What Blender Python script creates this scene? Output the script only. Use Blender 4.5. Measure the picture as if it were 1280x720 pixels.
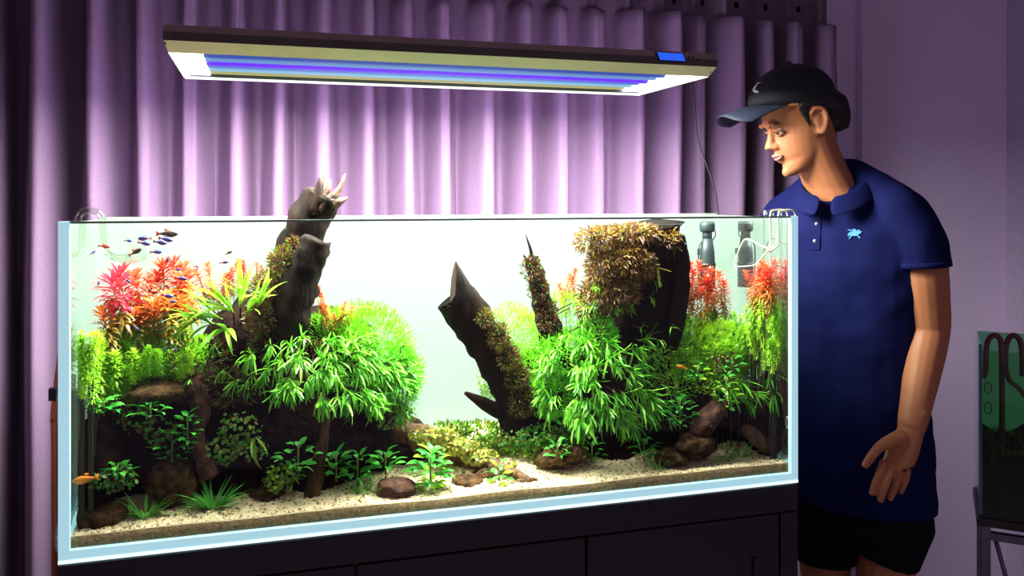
import bpy, bmesh, math, random
from mathutils import Vector, Matrix, noise
random.seed(7)
PI = math.pi
for o in list(bpy.data.objects): bpy.data.objects.remove(o)
scene = bpy.context.scene
COL = scene.collection

# ------------------------------------------------------------------ camera
F, HY, YAW = 1059.8, 245.7, 0.28887          # focal length in px, horizon row, yaw
TB = 0.84                                     # height of the aquarium base above the floor
CU, CV, CH = -0.4114, -1.6469, TB + 0.64375   # camera position
cam_d = bpy.data.cameras.new('camera'); cam = bpy.data.objects.new('camera', cam_d); COL.objects.link(cam)
cam.location = (CU, CV, CH); cam.rotation_euler = (PI/2, 0, -YAW)
cam_d.sensor_width = 36; cam_d.lens = F/1280*36
cam_d.shift_y = -(360-HY)/1280; cam_d.clip_start = 0.02
scene.camera = cam
# ------------------------------------------------------------------ world / exposure
w = bpy.data.worlds.new('world'); scene.world = w; w.use_nodes = True
bg = w.node_tree.nodes['Background']
bg.inputs[0].default_value = (0.56, 0.38, 0.60, 1); bg.inputs[1].default_value = 0.31
scene.view_settings.view_transform = 'Standard'; scene.view_settings.look = 'None'
scene.view_settings.exposure = 0.0; scene.view_settings.gamma = 1.0
scene.view_settings.use_curve_mapping = False
scene.cycles.transparent_max_bounces = 24
LAMP_W, BAR_E, PANEL_E = 82.0, 235.0, 0.92     # fixture watts, added light bar emission, backlit panel emission

# ------------------------------------------------------------------ pixel helpers
CA, SA = math.cos(YAW), math.sin(YAW)
def U(px, v): return CU + (v-CV)*math.tan(YAW + math.atan((px-640)/F))
def depth(u, v): return (u-CU)*SA + (v-CV)*CA
def P(px, py, v):
    u = U(px, v); return Vector((u, v, CH - (py-HY)*depth(u, v)/F))
def ppm(px, v): return F/depth(U(px, v), v)     # pixels per metre
def sand_h(u, v):
    h = TB + 0.042 + 0.11*v + 0.22*v*v
    h += 0.006*noise.noise(Vector((u*6, v*8, 0))) * min(1, v*20+.3)
    return h
def vfor(px, u):                                # depth v at which pixel column px meets the plane u
    lo, hi = -.2, 1.0
    for _ in range(50):
        m = (lo+hi)/2
        if (U(px, m) > u) == (u > 0): hi = m
        else: lo = m
    return m
def G(px, v, dz=0):
    u = U(px, v); return Vector((u, v, sand_h(u, v)+dz))

def vground(px, py):                            # depth at which the pixel ray meets the sand
    v = .012
    while v < .3:
        q = P(px, py, v)
        if q.z <= sand_h(q.x, v): break
        v += .002
    return v
# ------------------------------------------------------------------ materials
def new_mat(name):
    m = bpy.data.materials.new(name); m.use_nodes = True
    return m, m.node_tree.nodes, m.node_tree.links
def mat(name, c, rough=0.6, metal=0.0, c2=None, scale=30.0, bump=0.0, spec=0.5, detail=4, stretch=None):
    m, n, l = new_mat(name); b = n['Principled BSDF']
    b.inputs['Roughness'].default_value = rough; b.inputs['Metallic'].default_value = metal
    b.inputs['Specular IOR Level'].default_value = spec
    c2 = c2 or tuple(x*0.75 for x in c)
    tc = n.new('ShaderNodeTexCoord'); nz = n.new('ShaderNodeTexNoise'); nz.inputs['Scale'].default_value = scale; nz.inputs['Detail'].default_value = detail
    if stretch:
        mp = n.new('ShaderNodeMapping'); mp.inputs['Scale'].default_value = stretch
        l.new(tc.outputs['Object'], mp.inputs[0]); l.new(mp.outputs[0], nz.inputs['Vector'])
    else: l.new(tc.outputs['Object'], nz.inputs['Vector'])
    r = n.new('ShaderNodeValToRGB'); r.color_ramp.elements[0].position = .35; r.color_ramp.elements[1].position = .68
    r.color_ramp.elements[0].color = (*c2, 1); r.color_ramp.elements[1].color = (*c, 1)
    l.new(nz.outputs['Fac'], r.inputs[0]); l.new(r.outputs[0], b.inputs['Base Color'])
    if bump:
        bp = n.new('ShaderNodeBump'); bp.inputs['Strength'].default_value = bump; bp.inputs['Distance'].default_value = .01
        l.new(nz.outputs['Fac'], bp.inputs['Height']); l.new(bp.outputs[0], b.inputs['Normal'])
    return m
def leaf_mat(name, c, c2=None, trans=0.35, rnd=0.25):
    m, n, l = new_mat(name); n.remove(n['Principled BSDF']); out = n['Material Output']
    oi = n.new('ShaderNodeObjectInfo'); tc = n.new('ShaderNodeTexCoord'); nz = n.new('ShaderNodeTexNoise'); nz.inputs['Scale'].default_value = 60
    l.new(tc.outputs['Object'], nz.inputs['Vector'])
    ad = n.new('ShaderNodeMath'); ad.operation = 'MULTIPLY_ADD'; ad.inputs[1].default_value = 0.5; l.new(oi.outputs['Random'], ad.inputs[0])
    ml = n.new('ShaderNodeMath'); ml.operation = 'MULTIPLY'; ml.inputs[1].default_value = 0.5; l.new(nz.outputs['Fac'], ml.inputs[0]); l.new(ml.outputs[0], ad.inputs[2])
    r = n.new('ShaderNodeValToRGB'); r.color_ramp.elements[0].position = .2; r.color_ramp.elements[1].position = .8
    r.color_ramp.elements[0].color = (*c, 1); r.color_ramp.elements[1].color = (*(c2 or c), 1); l.new(ad.outputs[0], r.inputs[0])
    d = n.new('ShaderNodeBsdfDiffuse'); t = n.new('ShaderNodeBsdfTranslucent'); mx = n.new('ShaderNodeMixShader'); mx.inputs[0].default_value = trans
    l.new(r.outputs[0], d.inputs[0]); l.new(r.outputs[0], t.inputs[0]); l.new(d.outputs[0], mx.inputs[1]); l.new(t.outputs[0], mx.inputs[2])
    g = n.new('ShaderNodeBsdfGlossy'); g.inputs['Roughness'].default_value = .35; g.inputs[0].default_value = (1, 1, 1, 1)
    mx2 = n.new('ShaderNodeMixShader'); mx2.inputs[0].default_value = .035; l.new(mx.outputs[0], mx2.inputs[1]); l.new(g.outputs[0], mx2.inputs[2])
    l.new(mx2.outputs[0], out.inputs[0]); return m
def emit_mat(name, c, s, base=(.8, .8, .8), rough=.4):
    m, n, l = new_mat(name); b = n['Principled BSDF']
    b.inputs['Base Color'].default_value = (*base, 1); b.inputs['Roughness'].default_value = rough
    b.inputs['Emission Color'].default_value = (*c, 1); b.inputs['Emission Strength'].default_value = s
    return m
def clear_mat(name, tint=(1, 1, 1), lo=0.02, hi=0.4, power=4.0, rough=0.0, tir=None):
    """thin glass / water skin: passes light straight, reflects more at grazing angles"""
    m, n, l = new_mat(name); n.remove(n['Principled BSDF']); out = n['Material Output']
    t = n.new('ShaderNodeBsdfTransparent'); t.inputs[0].default_value = (*tint, 1)
    g = n.new('ShaderNodeBsdfGlossy'); g.inputs[0].default_value = (1, 1, 1, 1); g.inputs['Roughness'].default_value = rough
    lw = n.new('ShaderNodeLayerWeight'); lw.inputs[0].default_value = .5
    if tir:
        mr = n.new('ShaderNodeMapRange'); mr.inputs[1].default_value = tir[0]; mr.inputs[2].default_value = tir[1]
        mr.inputs[3].default_value = lo; mr.inputs[4].default_value = hi; mr.interpolation_type = 'SMOOTHSTEP'
        l.new(lw.outputs['Facing'], mr.inputs[0]); fac = mr.outputs[0]
    else:
        pw = n.new('ShaderNodeMath'); pw.operation = 'POWER'; pw.inputs[1].default_value = power; l.new(lw.outputs['Facing'], pw.inputs[0])
        mr = n.new('ShaderNodeMapRange'); mr.inputs[3].default_value = lo; mr.inputs[4].default_value = hi; l.new(pw.outputs[0], mr.inputs[0]); fac = mr.outputs[0]
    mx = n.new('ShaderNodeMixShader'); l.new(fac, mx.inputs[0]); l.new(t.outputs[0], mx.inputs[1]); l.new(g.outputs[0], mx.inputs[2])
    l.new(mx.outputs[0], out.inputs[0]); return m

M = {}
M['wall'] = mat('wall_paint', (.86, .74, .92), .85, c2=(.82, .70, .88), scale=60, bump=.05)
M['wall2'] = mat('wall_paint_shaded', (.40, .33, .44), .85, c2=(.36, .30, .40), scale=60, bump=.05)  # darker copy of the wall paint, grazing shade put into the colour
M['floor'] = mat('floor_tile', (.18, .15, .17), .4, c2=(.14, .12, .14), scale=4)
M['ceil'] = mat('ceiling_paint', (.55, .5, .58), .9, scale=20)
M['curtain'] = mat('curtain_cloth', (.215, .150, .205), .75, c2=(.18, .125, .172), scale=220, bump=.12, spec=.25)
M['cab'] = mat('black_laminate', (.012, .010, .013), .45, c2=(.009, .008, .010), scale=12, stretch=(1, 1, 8))
M['gap'] = mat('dark_gap', (.003, .003, .003), .8)
M['glass'] = clear_mat('glass_front', (.985, 1, .99), .012, .35)
M['glass_side'] = clear_mat('glass_side', (.96, 1, .98), .06, .86, tir=(.25, .55))
M['water'] = clear_mat('water', (.985, 1, .985), .005, .25)
M['edge'] = emit_mat('lit_glass_edge', (.50, .90, 1.0), .62, (.55, .8, .85))  # lamp light guided through the glass, put in as emission
M['edge_w'] = emit_mat('lit_glass_rim', (.85, 1.0, 1.0), .95, (.8, .9, .9))  # same guided lamp light, emitted by the bottom edge line
M['rim'] = mat('glass_rim_green', (.30, .42, .30), .15, c2=(.2, .32, .22))
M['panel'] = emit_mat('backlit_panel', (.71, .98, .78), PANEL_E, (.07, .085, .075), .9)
M['sand'] = mat('sand_fine_shaded', (.30, .22, .10), .95, c2=(.16, .11, .04), scale=180, bump=.4)  # front band: fine soil, with shade also put into its dark tone
M['peb'] = mat('pebble_pale', (.92, .82, .56), .85, c2=(.74, .60, .34), scale=70)
M['peb2'] = mat('pebble_tan', (.40, .27, .10), .9, c2=(.2, .13, .05), scale=70)
M['wood'] = mat('driftwood', (.017, .0085, .004), .85, c2=(.003, .002, .001), scale=26, bump=.9, spec=.15, stretch=(1.6, 1.6, .35))
M['wood_raw'] = mat('broken_wood', (.11, .065, .028), .8, c2=(.02, .012, .006), scale=60, bump=.8)
M['wood_mid'] = mat('branch_bark', (.085, .042, .014), .85, c2=(.03, .014, .006), scale=50, bump=.7, stretch=(2, 2, .4), spec=.2)
M['wood_lit'] = mat('brown_root', (.20, .10, .035), .8, c2=(.07, .03, .012), scale=50, bump=.7, stretch=(2, 2, .4))
M['rock'] = mat('rock_shade_dark', (.020, .009, .0035), .95, c2=(.003, .0015, .001), scale=55, bump=1.0, spec=.1, detail=8)  # near black, the shade under the ferns is put into the colour
M['rock_lit'] = mat('rock_lit_brown', (.13, .070, .026), .95, c2=(.025, .013, .006), scale=60, bump=1.0, detail=8, spec=.15)  # lit copy of the rock for the visible single rocks
M['rock2'] = mat('red_rock', (.12, .045, .022), .95, c2=(.03, .012, .007), scale=50, bump=1.0, detail=8)
M['g_stem'] = leaf_mat('leaf_yellow_green', (.26, .68, .02), (.58, .86, .05), .5)
M['g_fern'] = leaf_mat('leaf_fern', (.05, .40, .02), (.32, .74, .05), .3)
M['g_strap'] = leaf_mat('leaf_strap', (.16, .50, .03), (.45, .70, .06), .35)
M['g_broad'] = leaf_mat('leaf_broad', (.02, .26, .03), (.12, .55, .06), .25)
M['g_grass'] = leaf_mat('leaf_grass', (.05, .40, .04), (.20, .62, .09), .25)
M['g_tiny'] = leaf_mat('leaf_tiny', (.10, .24, .02), (.34, .44, .06), .3)
M['g_gold'] = leaf_mat('leaf_gold', (.42, .40, .04), (.62, .58, .12), .3)
M['g_moss'] = leaf_mat('moss_green', (.16, .60, .01), (.34, .76, .03), .4)
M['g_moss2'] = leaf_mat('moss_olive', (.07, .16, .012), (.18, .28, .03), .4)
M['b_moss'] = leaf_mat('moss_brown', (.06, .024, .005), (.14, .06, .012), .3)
M['b_moss2'] = leaf_mat('moss_rust', (.13, .040, .008), (.26, .13, .03), .3)
M['red'] = leaf_mat('leaf_red', (.70, .07, .05), (.85, .16, .05), .4)
M['pink'] = leaf_mat('leaf_crimson', (.50, .035, .07), (.70, .07, .08), .4)
M['orange'] = leaf_mat('leaf_orange', (.72, .22, .04), (.85, .34, .06), .4)
M['olive'] = leaf_mat('leaf_olive', (.34, .24, .03), (.46, .36, .05), .4)
M['stalk'] = mat('plant_stalk', (.16, .22, .03), .7)
M['low_stalk'] = mat('bare_stem', (.050, .055, .012), .8, c2=(.03, .03, .008))
M['f_blue'] = mat('fish_blue', (.05, .10, .55), .3, c2=(.03, .04, .3), scale=90)
M['f_red'] = mat('fish_red', (.60, .05, .03), .35)
M['f_dark'] = mat('fish_dark', (.10, .08, .05), .4)
M['f_orange'] = mat('fish_orange', (.90, .32, .02), .4, c2=(.8, .2, .01))
M['f_fin'] = clear_mat('fish_fin', (.9, .75, .7), .1, .4)
M['eye'] = mat('eye_black', (.01, .01, .01), .2)
M['pump'] = mat('pump_plastic', (.016, .034, .036), .5, c2=(.012, .028, .03), scale=15)
M['cable'] = mat('black_rubber', (.01, .01, .012), .5)
M['clear'] = clear_mat('pipe_glass', (.90, .95, .86), .06, .75, 2.0)
M['tubing'] = mat('clear_tubing', (.60, .62, .42), .25, c2=(.50, .52, .34), scale=20)
M['fix'] = mat('fixture_paint', (.28, .21, .175), .45, c2=(.25, .185, .155), scale=15)
M['fix_lo'] = mat('fixture_dark', (.080, .070, .052), .4)
M['alu'] = mat('bezel_champagne', (.85, .80, .52), .45, c2=(.80, .74, .46), scale=8)
M['refl'] = mat('reflector', (.16, .18, .24), .3, metal=1.0)
M['socket'] = emit_mat('glowing_lamp_socket', (1, 1, .97), 1.6)  # sockets emit to stand in for the blown-out tube ends
M['acryl'] = emit_mat('lit_acrylic_edge', (.95, 1, .90), 1.0)  # tube light caught in the acrylic edge, put in as emission
TB_ = (.03, .03, .05)
TUBE = [emit_mat('tube_deep_blue', (.03, .10, .55), .7, TB_), emit_mat('tube_steel_blue', (.14, .32, .66), .9, TB_), emit_mat('tube_violet', (.15, .03, .98), 1.0, TB_),
        emit_mat('tube_blue', (.08, .24, .66), .9, TB_), emit_mat('tube_cyan', (.25, .56, .80), .9, TB_), emit_mat('tube_warm', (.50, .50, .14), .8, TB_)]
M['screen'] = emit_mat('blue_screen', (.02, .12, .95), .9, (.02, .05, .3))
M['black'] = mat('black_plastic', (.012, .012, .014), .4)
M['bar'] = emit_mat('added_lilac_glow', (.72, .50, 1.0), BAR_E)  # emission of the added bar that brightens the curtain
M['skin'] = mat('skin', (.47, .185, .078), .5, c2=(.42, .16, .065), scale=12, spec=.35)
M['lip'] = mat('lips', (.52, .20, .17), .45)
M['hair'] = mat('hair_black', (.010, .008, .008), .6, scale=80, bump=.4)
M['cap'] = mat('cap_cloth', (.010, .012, .022), .8, c2=(.008, .009, .016), scale=160, bump=.2)
M['brimc'] = mat('cap_brim_cloth', (.010, .019, .042), .75, c2=(.008, .015, .035), scale=160, bump=.2)
M['polo'] = mat('polo_pique', (.003, .006, .064), .85, c2=(.0025, .005, .050), scale=300, bump=.15, spec=.15)
M['short'] = mat('shorts_cloth', (.004, .004, .005), .9, c2=(.003, .003, .004), scale=200, bump=.1, spec=.2)
M['logo'] = mat('logo_thread', (.06, .32, .72), .6)
M['white'] = mat('white_thread', (.95, .95, .92), .5, c2=(.9, .9, .88))
M['button'] = mat('button_pearl', (.65, .65, .70), .3)
M['eyew'] = mat('eye_white', (.7, .66, .62), .3)
M['steel'] = mat('steel_grey', (.20, .19, .25), .45, metal=.6)
M['amber'] = clear_mat('amber_glass', (.75, .36, .14), .08, .5, 2.0)
M['murk'] = mat('dark_soil', (.018, .02, .010), .95, c2=(.006, .008, .004), scale=60, bump=.8)
M['gpanel'] = mat('green_backing', (.22, .52, .36), .8, c2=(.16, .42, .28), scale=6)
M['wire'] = mat('steel_wire', (.35, .34, .36), .35, metal=1.0)

# ------------------------------------------------------------------ mesh builder
class MB:
    def __init__(s): s.v = []; s.f = []; s.mi = []
    def add(s, vs, fs, mi=0):
        o = len(s.v); s.v += [tuple(x) for x in vs]; s.f += [tuple(i+o for i in f) for f in fs]; s.mi += [mi]*len(fs); return s
    def box(s, a, b, mi=0, bev=0):
        x0, y0, z0 = a; x1, y1, z1 = b
        return s.add([(x0,y0,z0),(x1,y0,z0),(x1,y1,z0),(x0,y1,z0),(x0,y0,z1),(x1,y0,z1),(x1,y1,z1),(x0,y1,z1)],
                     [(0,3,2,1),(4,5,6,7),(0,1,5,4),(1,2,6,5),(2,3,7,6),(3,0,4,7)], mi)
    def tube(s, pts, rad, seg=8, caps=True, mi=0, flat=None, wob=0, seed=0, shear0=0.0, jag=0.0, up=None):
        pts = [Vector(p) for p in pts]; n = len(pts)
        if not hasattr(rad, '__len__'): rad = [rad]*n
        T = []
        for i in range(n):
            t = pts[min(i+1, n-1)] - pts[max(i-1, 0)]; T.append(t.normalized() if t.length > 1e-9 else Vector((0, 0, 1)))
        ref = Vector(up) if up else (Vector((0, 1, 0)) if abs(T[0].y) < .9 else Vector((1, 0, 0)))
        nrm = (ref - T[0]*ref.dot(T[0])).normalized(); vs = []; fs = []
        for i in range(n):
            nrm = (nrm - T[i]*nrm.dot(T[i])).normalized(); bn = T[i].cross(nrm)
            fl = flat if flat else 1.0
            for k in range(seg):
                a = 2*PI*k/seg; r = rad[i]
                d = bn*math.cos(a) + nrm*math.sin(a)*fl
                if wob: r *= 1 + wob*(noise.noise(Vector((math.cos(a)*1.6+seed, math.sin(a)*1.6, i*.45+seed*3)))*1.4 + .5*noise.noise(Vector((math.cos(a)*5+seed, math.sin(a)*5, i*.9))))
                p = pts[i] + d*r
                if i == 0 and shear0: p = p + T[0]*shear0*math.cos(a)*r
                if i == n-1 and jag: p = p + T[i]*jag*(noise.noise(Vector((math.cos(a)*2.3+seed, math.sin(a)*2.3, 7)))*2)
                vs.append(p)
        for i in range(n-1):
            for k in range(seg):
                k2 = (k+1) % seg; fs.append((i*seg+k, i*seg+k2, (i+1)*seg+k2, (i+1)*seg+k))
        if caps: fs.append(tuple(range(seg-1, -1, -1))); fs.append(tuple((n-1)*seg+k for k in range(seg)))
        return s.add(vs, fs, mi)
    def lathe(s, prof, seg=16, c=(0, 0, 0), mi=0):
        vs = []; fs = []; n = len(prof)
        for r, z in prof:
            for k in range(seg):
                a = 2*PI*k/seg; vs.append((c[0]+r*math.cos(a), c[1]+r*math.sin(a), c[2]+z))
        for i in range(n-1):
            for k in range(seg):
                k2 = (k+1) % seg; fs.append((i*seg+k, i*seg+k2, (i+1)*seg+k2, (i+1)*seg+k))
        fs.append(tuple(range(seg-1, -1, -1))); fs.append(tuple((n-1)*seg+k for k in range(seg)))
        return s.add(vs, fs, mi)
    def prism(s, poly, y0, y1, mi=0):     # poly in (x,z), extruded along y
        n = len(poly); vs = [(x, y0, z) for x, z in poly] + [(x, y1, z) for x, z in poly]
        fs = [tuple(range(n)), tuple(range(2*n-1, n-1, -1))] + [(i, i+n, (i+1) % n+n, (i+1) % n) for i in range(n)]
        return s.add(vs, fs, mi)
    def ball(s, c, r, seg=12, rings=8, mi=0, R=None):
        r = r if hasattr(r, '__len__') else (r, r, r); vs = []; fs = []
        for i in range(rings+1):
            th = PI*i/rings
            for k in range(seg):
                a = 2*PI*k/seg; d = Vector((r[0]*math.sin(th)*math.cos(a), r[1]*math.sin(th)*math.sin(a), r[2]*math.cos(th)))
                if R: d = R @ d
                vs.append(Vector(c)+d)
        for i in range(rings):
            for k in range(seg):
                k2 = (k+1) % seg; fs.append((i*seg+k, (i+1)*seg+k, (i+1)*seg+k2, i*seg+k2))
        return s.add(vs, fs, mi)
    def loft(s, rings, mi=0, caps=True):
        n = len(rings); k = len(rings[0]); vs = [p for r in rings for p in r]; fs = []
        for i in range(n-1):
            for j in range(k): j2 = (j+1) % k; fs.append((i*k+j, i*k+j2, (i+1)*k+j2, (i+1)*k+j))
        if caps: fs.append(tuple(range(k-1, -1, -1))); fs.append(tuple((n-1)*k+j for j in range(k)))
        return s.add(vs, fs, mi)
    def mesh(s, name, mats, smooth=True, fix=True):
        me = bpy.data.meshes.new(name); me.from_pydata(s.v, [], s.f)
        for m in (mats if isinstance(mats, (list, tuple)) else [mats]): me.materials.append(m)
        if any(s.mi): me.polygons.foreach_set('material_index', s.mi)
        if fix:
            bm = bmesh.new(); bm.from_mesh(me); bmesh.ops.remove_doubles(bm, verts=bm.verts, dist=1e-6); bmesh.ops.recalc_face_normals(bm, faces=bm.faces); bm.to_mesh(me); bm.free()
        if smooth: me.polygons.foreach_set('use_smooth', [True]*len(me.polygons))
        me.update(); return me
    def build(s, name, mats, parent=None, smooth=True, fix=True, loc=None):
        if loc is not None:
            L = Vector(loc); s.v = [tuple(Vector(p)-L) for p in s.v]
        o = obj(name, s.mesh(name, mats, smooth, fix), parent)
        if loc is not None: o.location = loc
        return o
def obj(name, me, parent=None):
    o = bpy.data.objects.new(name, me); COL.objects.link(o)
    if parent: o.parent = parent
    return o
def tag(o, label=None, cat=None, group=None, kind=None):
    if label: o['label'] = label
    if cat: o['category'] = cat
    if group: o['group'] = group
    if kind: o['kind'] = kind
    return o
def thing(name, label, cat, loc=(0, 0, 0), rotz=0, group=None):
    o = bpy.data.objects.new(name, None); COL.objects.link(o); o.location = loc; o.rotation_euler = (0, 0, rotz); o.empty_display_size = .02
    return tag(o, label, cat, group)
def bevel(o, w=.002, seg=2):
    m = o.modifiers.new('bevel', 'BEVEL'); m.width = w; m.segments = seg; m.limit_method = 'ANGLE'; return o
def smoothpath(pts, n=20):
    pts = [Vector(p) for p in pts]; out = []; k = len(pts)
    for i in range(n):
        t = i/(n-1)*(k-1); a = min(int(t), k-2); f = t-a
        p0, p1, p2, p3 = pts[max(a-1, 0)], pts[a], pts[a+1], pts[min(a+2, k-1)]
        out.append(.5*((2*p1)+(p2-p0)*f+(2*p0-5*p1+4*p2-p3)*f*f+(3*p1-p0-3*p2+p3)*f**3))
    return out
def lerpl(r, n):
    out = []
    for i in range(n):
        t = i/(n-1)*(len(r)-1); a = min(int(t), len(r)-2); out.append(r[a]+(r[a+1]-r[a])*(t-a))
    return out

# ================================================================== SETTING
VW = 0.94
u_step, u_cor = U(1080, VW), U(1258, VW)
m_ = MB().box((-3.2, VW+.03, 0), (u_step, VW+.15, 2.6)).box((u_step, VW, 0), (u_cor+.1, VW+.15, 2.6))
tag(m_.build('wall_back', M['wall'], smooth=False), kind='structure')
tag(bevel(MB().box((u_step-.012, VW-.004, 0), (u_step+.004, VW+.03, 2.6)).build('trim_1', M['wall'], smooth=False), .003), kind='structure')
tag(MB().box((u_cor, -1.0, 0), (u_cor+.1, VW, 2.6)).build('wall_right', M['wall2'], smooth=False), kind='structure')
tag(MB().box((-3.2, -3.2, -.05), (u_cor+.1, VW+.15, 0)).build('floor', M['floor'], smooth=False), kind='structure')
tag(MB().box((-3.2, -1.0, 2.6), (u_cor+.1, VW+.15, 2.65)).build('ceiling', M['ceil'], smooth=False), kind='structure')

# ------------------------------------------------------------------ curtain
VC = 0.84
def make_curtain():
    rng = random.Random(3); per = .115
    uR = U(1031, VC); uL = -2.75; n = int((uR-uL)/per)
    knots = [uL+(uR-uL)*i/n + rng.uniform(-.012, .012) for i in range(n+1)]
    amp = [rng.uniform(.65, 1.15) for _ in range(n+2)]; sh = [rng.uniform(-.16, .16) for _ in range(n+2)]
    zs = [.03, .25, .5, .75, 1.0, 1.2, 1.35, 1.5, 1.62, 1.74, 1.84, 1.92, 1.98, 2.02, 2.05, 2.07, 2.085, 2.10, 2.13, 2.17, 2.21]
    K = 22; cols = []
    for i in range(n):
        for k in range(K): cols.append((i, k/K))
    vs = []
    for z in zs:
        for i, t in cols:
            tt = t + sh[i]*math.sin(PI*t)*(1-min(1, z/2.05))*.9
            u = knots[i]+(knots[i+1]-knots[i])*t
            d = abs(tt-.5)*2                         # 0 at the pleat ridge, 1 between
            if z < 2.06:
                g = max(0, (z-1.2)/.86); pw = 1.6+3.0*g**2
                y = -.135*amp[i]*(math.cos(d*PI/2)**pw if d < 1 else 0)
                y += .012*math.cos(4*PI*t+i)*(1-g)*(1-.6*math.cos(d*PI/2)) * (.6+.4*math.sin(z*3+i))
                y += -.010*g*(1 if .2 < d < .32 else 0)
                y -= .020*g*math.exp(-((d-.22)/.10)**2)
            else:
                g = (z-2.06)/.15                     # header above the pinch: a three-finger fan
                fan = .10+.16*g
                y = -.030*math.exp(-(d/fan)**2) - .016*max(0, math.cos(2*PI*(tt-.5)/(fan*1.05)))*math.exp(-(d/(fan*1.7))**2)
            u += .008*noise.noise(Vector((i*1.7, z*1.3, 3)))
            vs.append((u, VC+y, z+.006*noise.noise(Vector((u*9, 0, 0)))))
    nc = len(cols); fs = [(r*nc+c, r*nc+c+1, (r+1)*nc+c+1, (r+1)*nc+c) for r in range(len(zs)-1) for c in range(nc-1)]
    t = thing('curtain', 'long mauve pinch-pleated curtain hanging behind the aquarium', 'curtain', (0, VC, 0))
    o = MB().add(vs, fs).build('curtain_panel', M['curtain'], t, loc=(0, VC, 0)); o.location = (0, 0, 0)
    s = o.modifiers.new('thick', 'SOLIDIFY'); s.thickness = .003; s.offset = 1
    b = MB(); b.box((uL, .0, 2.11), (uR, .012, 2.20)); o2 = b.build('header_tape', M['curtain'], t, False)
    r = MB().tube([(uL-.05, .02, 2.225), (uR+.03, .02, 2.225)], .014, 12)
    for uu in (uL+.3, uL+1.6, uR-.1): r.box((uu-.01, .02, 2.215), (uu+.01, VW+.03-VC, 2.235))
    r.build('curtain_rail', M['steel'], t)
make_curtain()

# ------------------------------------------------------------------ cabinet
D = 0.305                                  # inner depth front to back
BK = D + .03
def make_cabinet():
    t = thing('aquarium_cabinet', 'black laminate cabinet carrying the planted aquarium', 'cabinet', (0, 0, 0))
    bevel(MB().box((-.75, .014, .0), (.75, BK+.02, TB-.004)).build('body', M['cab'], t, False), .002)
    us = [-.742, U(445, 0), U(733, 0), U(975, 0)]
    zt = P(733, 672, 0).z
    for i in range(3):
        d = bevel(MB().box((us[i]+.003, 0, .07), (us[i+1]-.003, .0145, zt)).build('door', M['cab'], t, False), .0015)
        MB().box((us[i+1]-.07 if i != 1 else us[i]+.03, -.006, zt-.09), (us[i+1]-.058 if i != 1 else us[i]+.042, .001, zt-.19)).build('handle', M['black'], d, False)
    MB().box((-.75, .001, zt+.004), (.75, .0145, TB-.004)).build('top_rail', M['cab'], t, False)
    MB().box((us[3]+.003, .001, .07), (.75, .0145, zt)).build('side_stile', M['cab'], t, False)
make_cabinet()

# ------------------------------------------------------------------ aquarium
TH = TB + .60
def make_tank():
    t = thing('aquarium', 'large rimless planted aquarium with glowing pale blue glass edges', 'aquarium', (0, 0, TB))
    def bx(name, a, b, m):
        o = MB().box((a[0], a[1], a[2]-TB), (b[0], b[1], b[2]-TB)).build(name, M[m], t, False); return o
    g = .012; e = .016
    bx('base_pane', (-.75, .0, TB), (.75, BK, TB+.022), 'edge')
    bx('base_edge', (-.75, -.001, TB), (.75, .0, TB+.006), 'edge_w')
    bx('front_pane', (-.75+e, .001, TB+.022), (.75-e, .009, TH-.004), 'glass')
    bx('side_pane', (-.75+.002, .013, TB+.022), (-.75+e-.004, BK-.008, TH-.004), 'glass_side')
    bx('side_pane', (.75-e+.004, .013, TB+.022), (.75-.002, BK-.008, TH-.004), 'glass_side')
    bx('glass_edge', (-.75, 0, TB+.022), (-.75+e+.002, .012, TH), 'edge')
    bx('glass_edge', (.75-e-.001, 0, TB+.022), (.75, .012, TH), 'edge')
    bx('rim_edge', (-.75+e, .001, TH-.004), (.75-e, .010, TH), 'rim')
    bx('rim_edge', (-.75+e, BK-.008, TH-.004), (.75-e, BK, TH), 'rim')
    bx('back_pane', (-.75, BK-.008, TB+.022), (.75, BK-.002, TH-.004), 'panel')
    wb = thing('tank_water', 'clear water filling the planted aquarium to just below the rim', 'water', (0, D/2, TB+.03))
    o = MB().box((-.75+e+.001, .011-D/2, -.006), (.75-e-.001, BK-.010-D/2, TH-.017-TB-.03)).build('water_body', M['water'], wb, False)
    # unseen light bar added behind the tank for the glow on the curtain
    b = thing('added_light_bar', 'unseen lilac light bar added behind the aquarium to make the curtain glow', 'light bar', (0, BK, TH-.06))
    MB().box((-.70, .0, -.012), (.70, .014, .012)).build('added_bar_housing', M['black'], b, False)
    MB().box((-.69, .014, -.009), (.69, .017, .009)).build('added_bar_diffuser', M['bar'], b, False)
make_tank()

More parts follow.
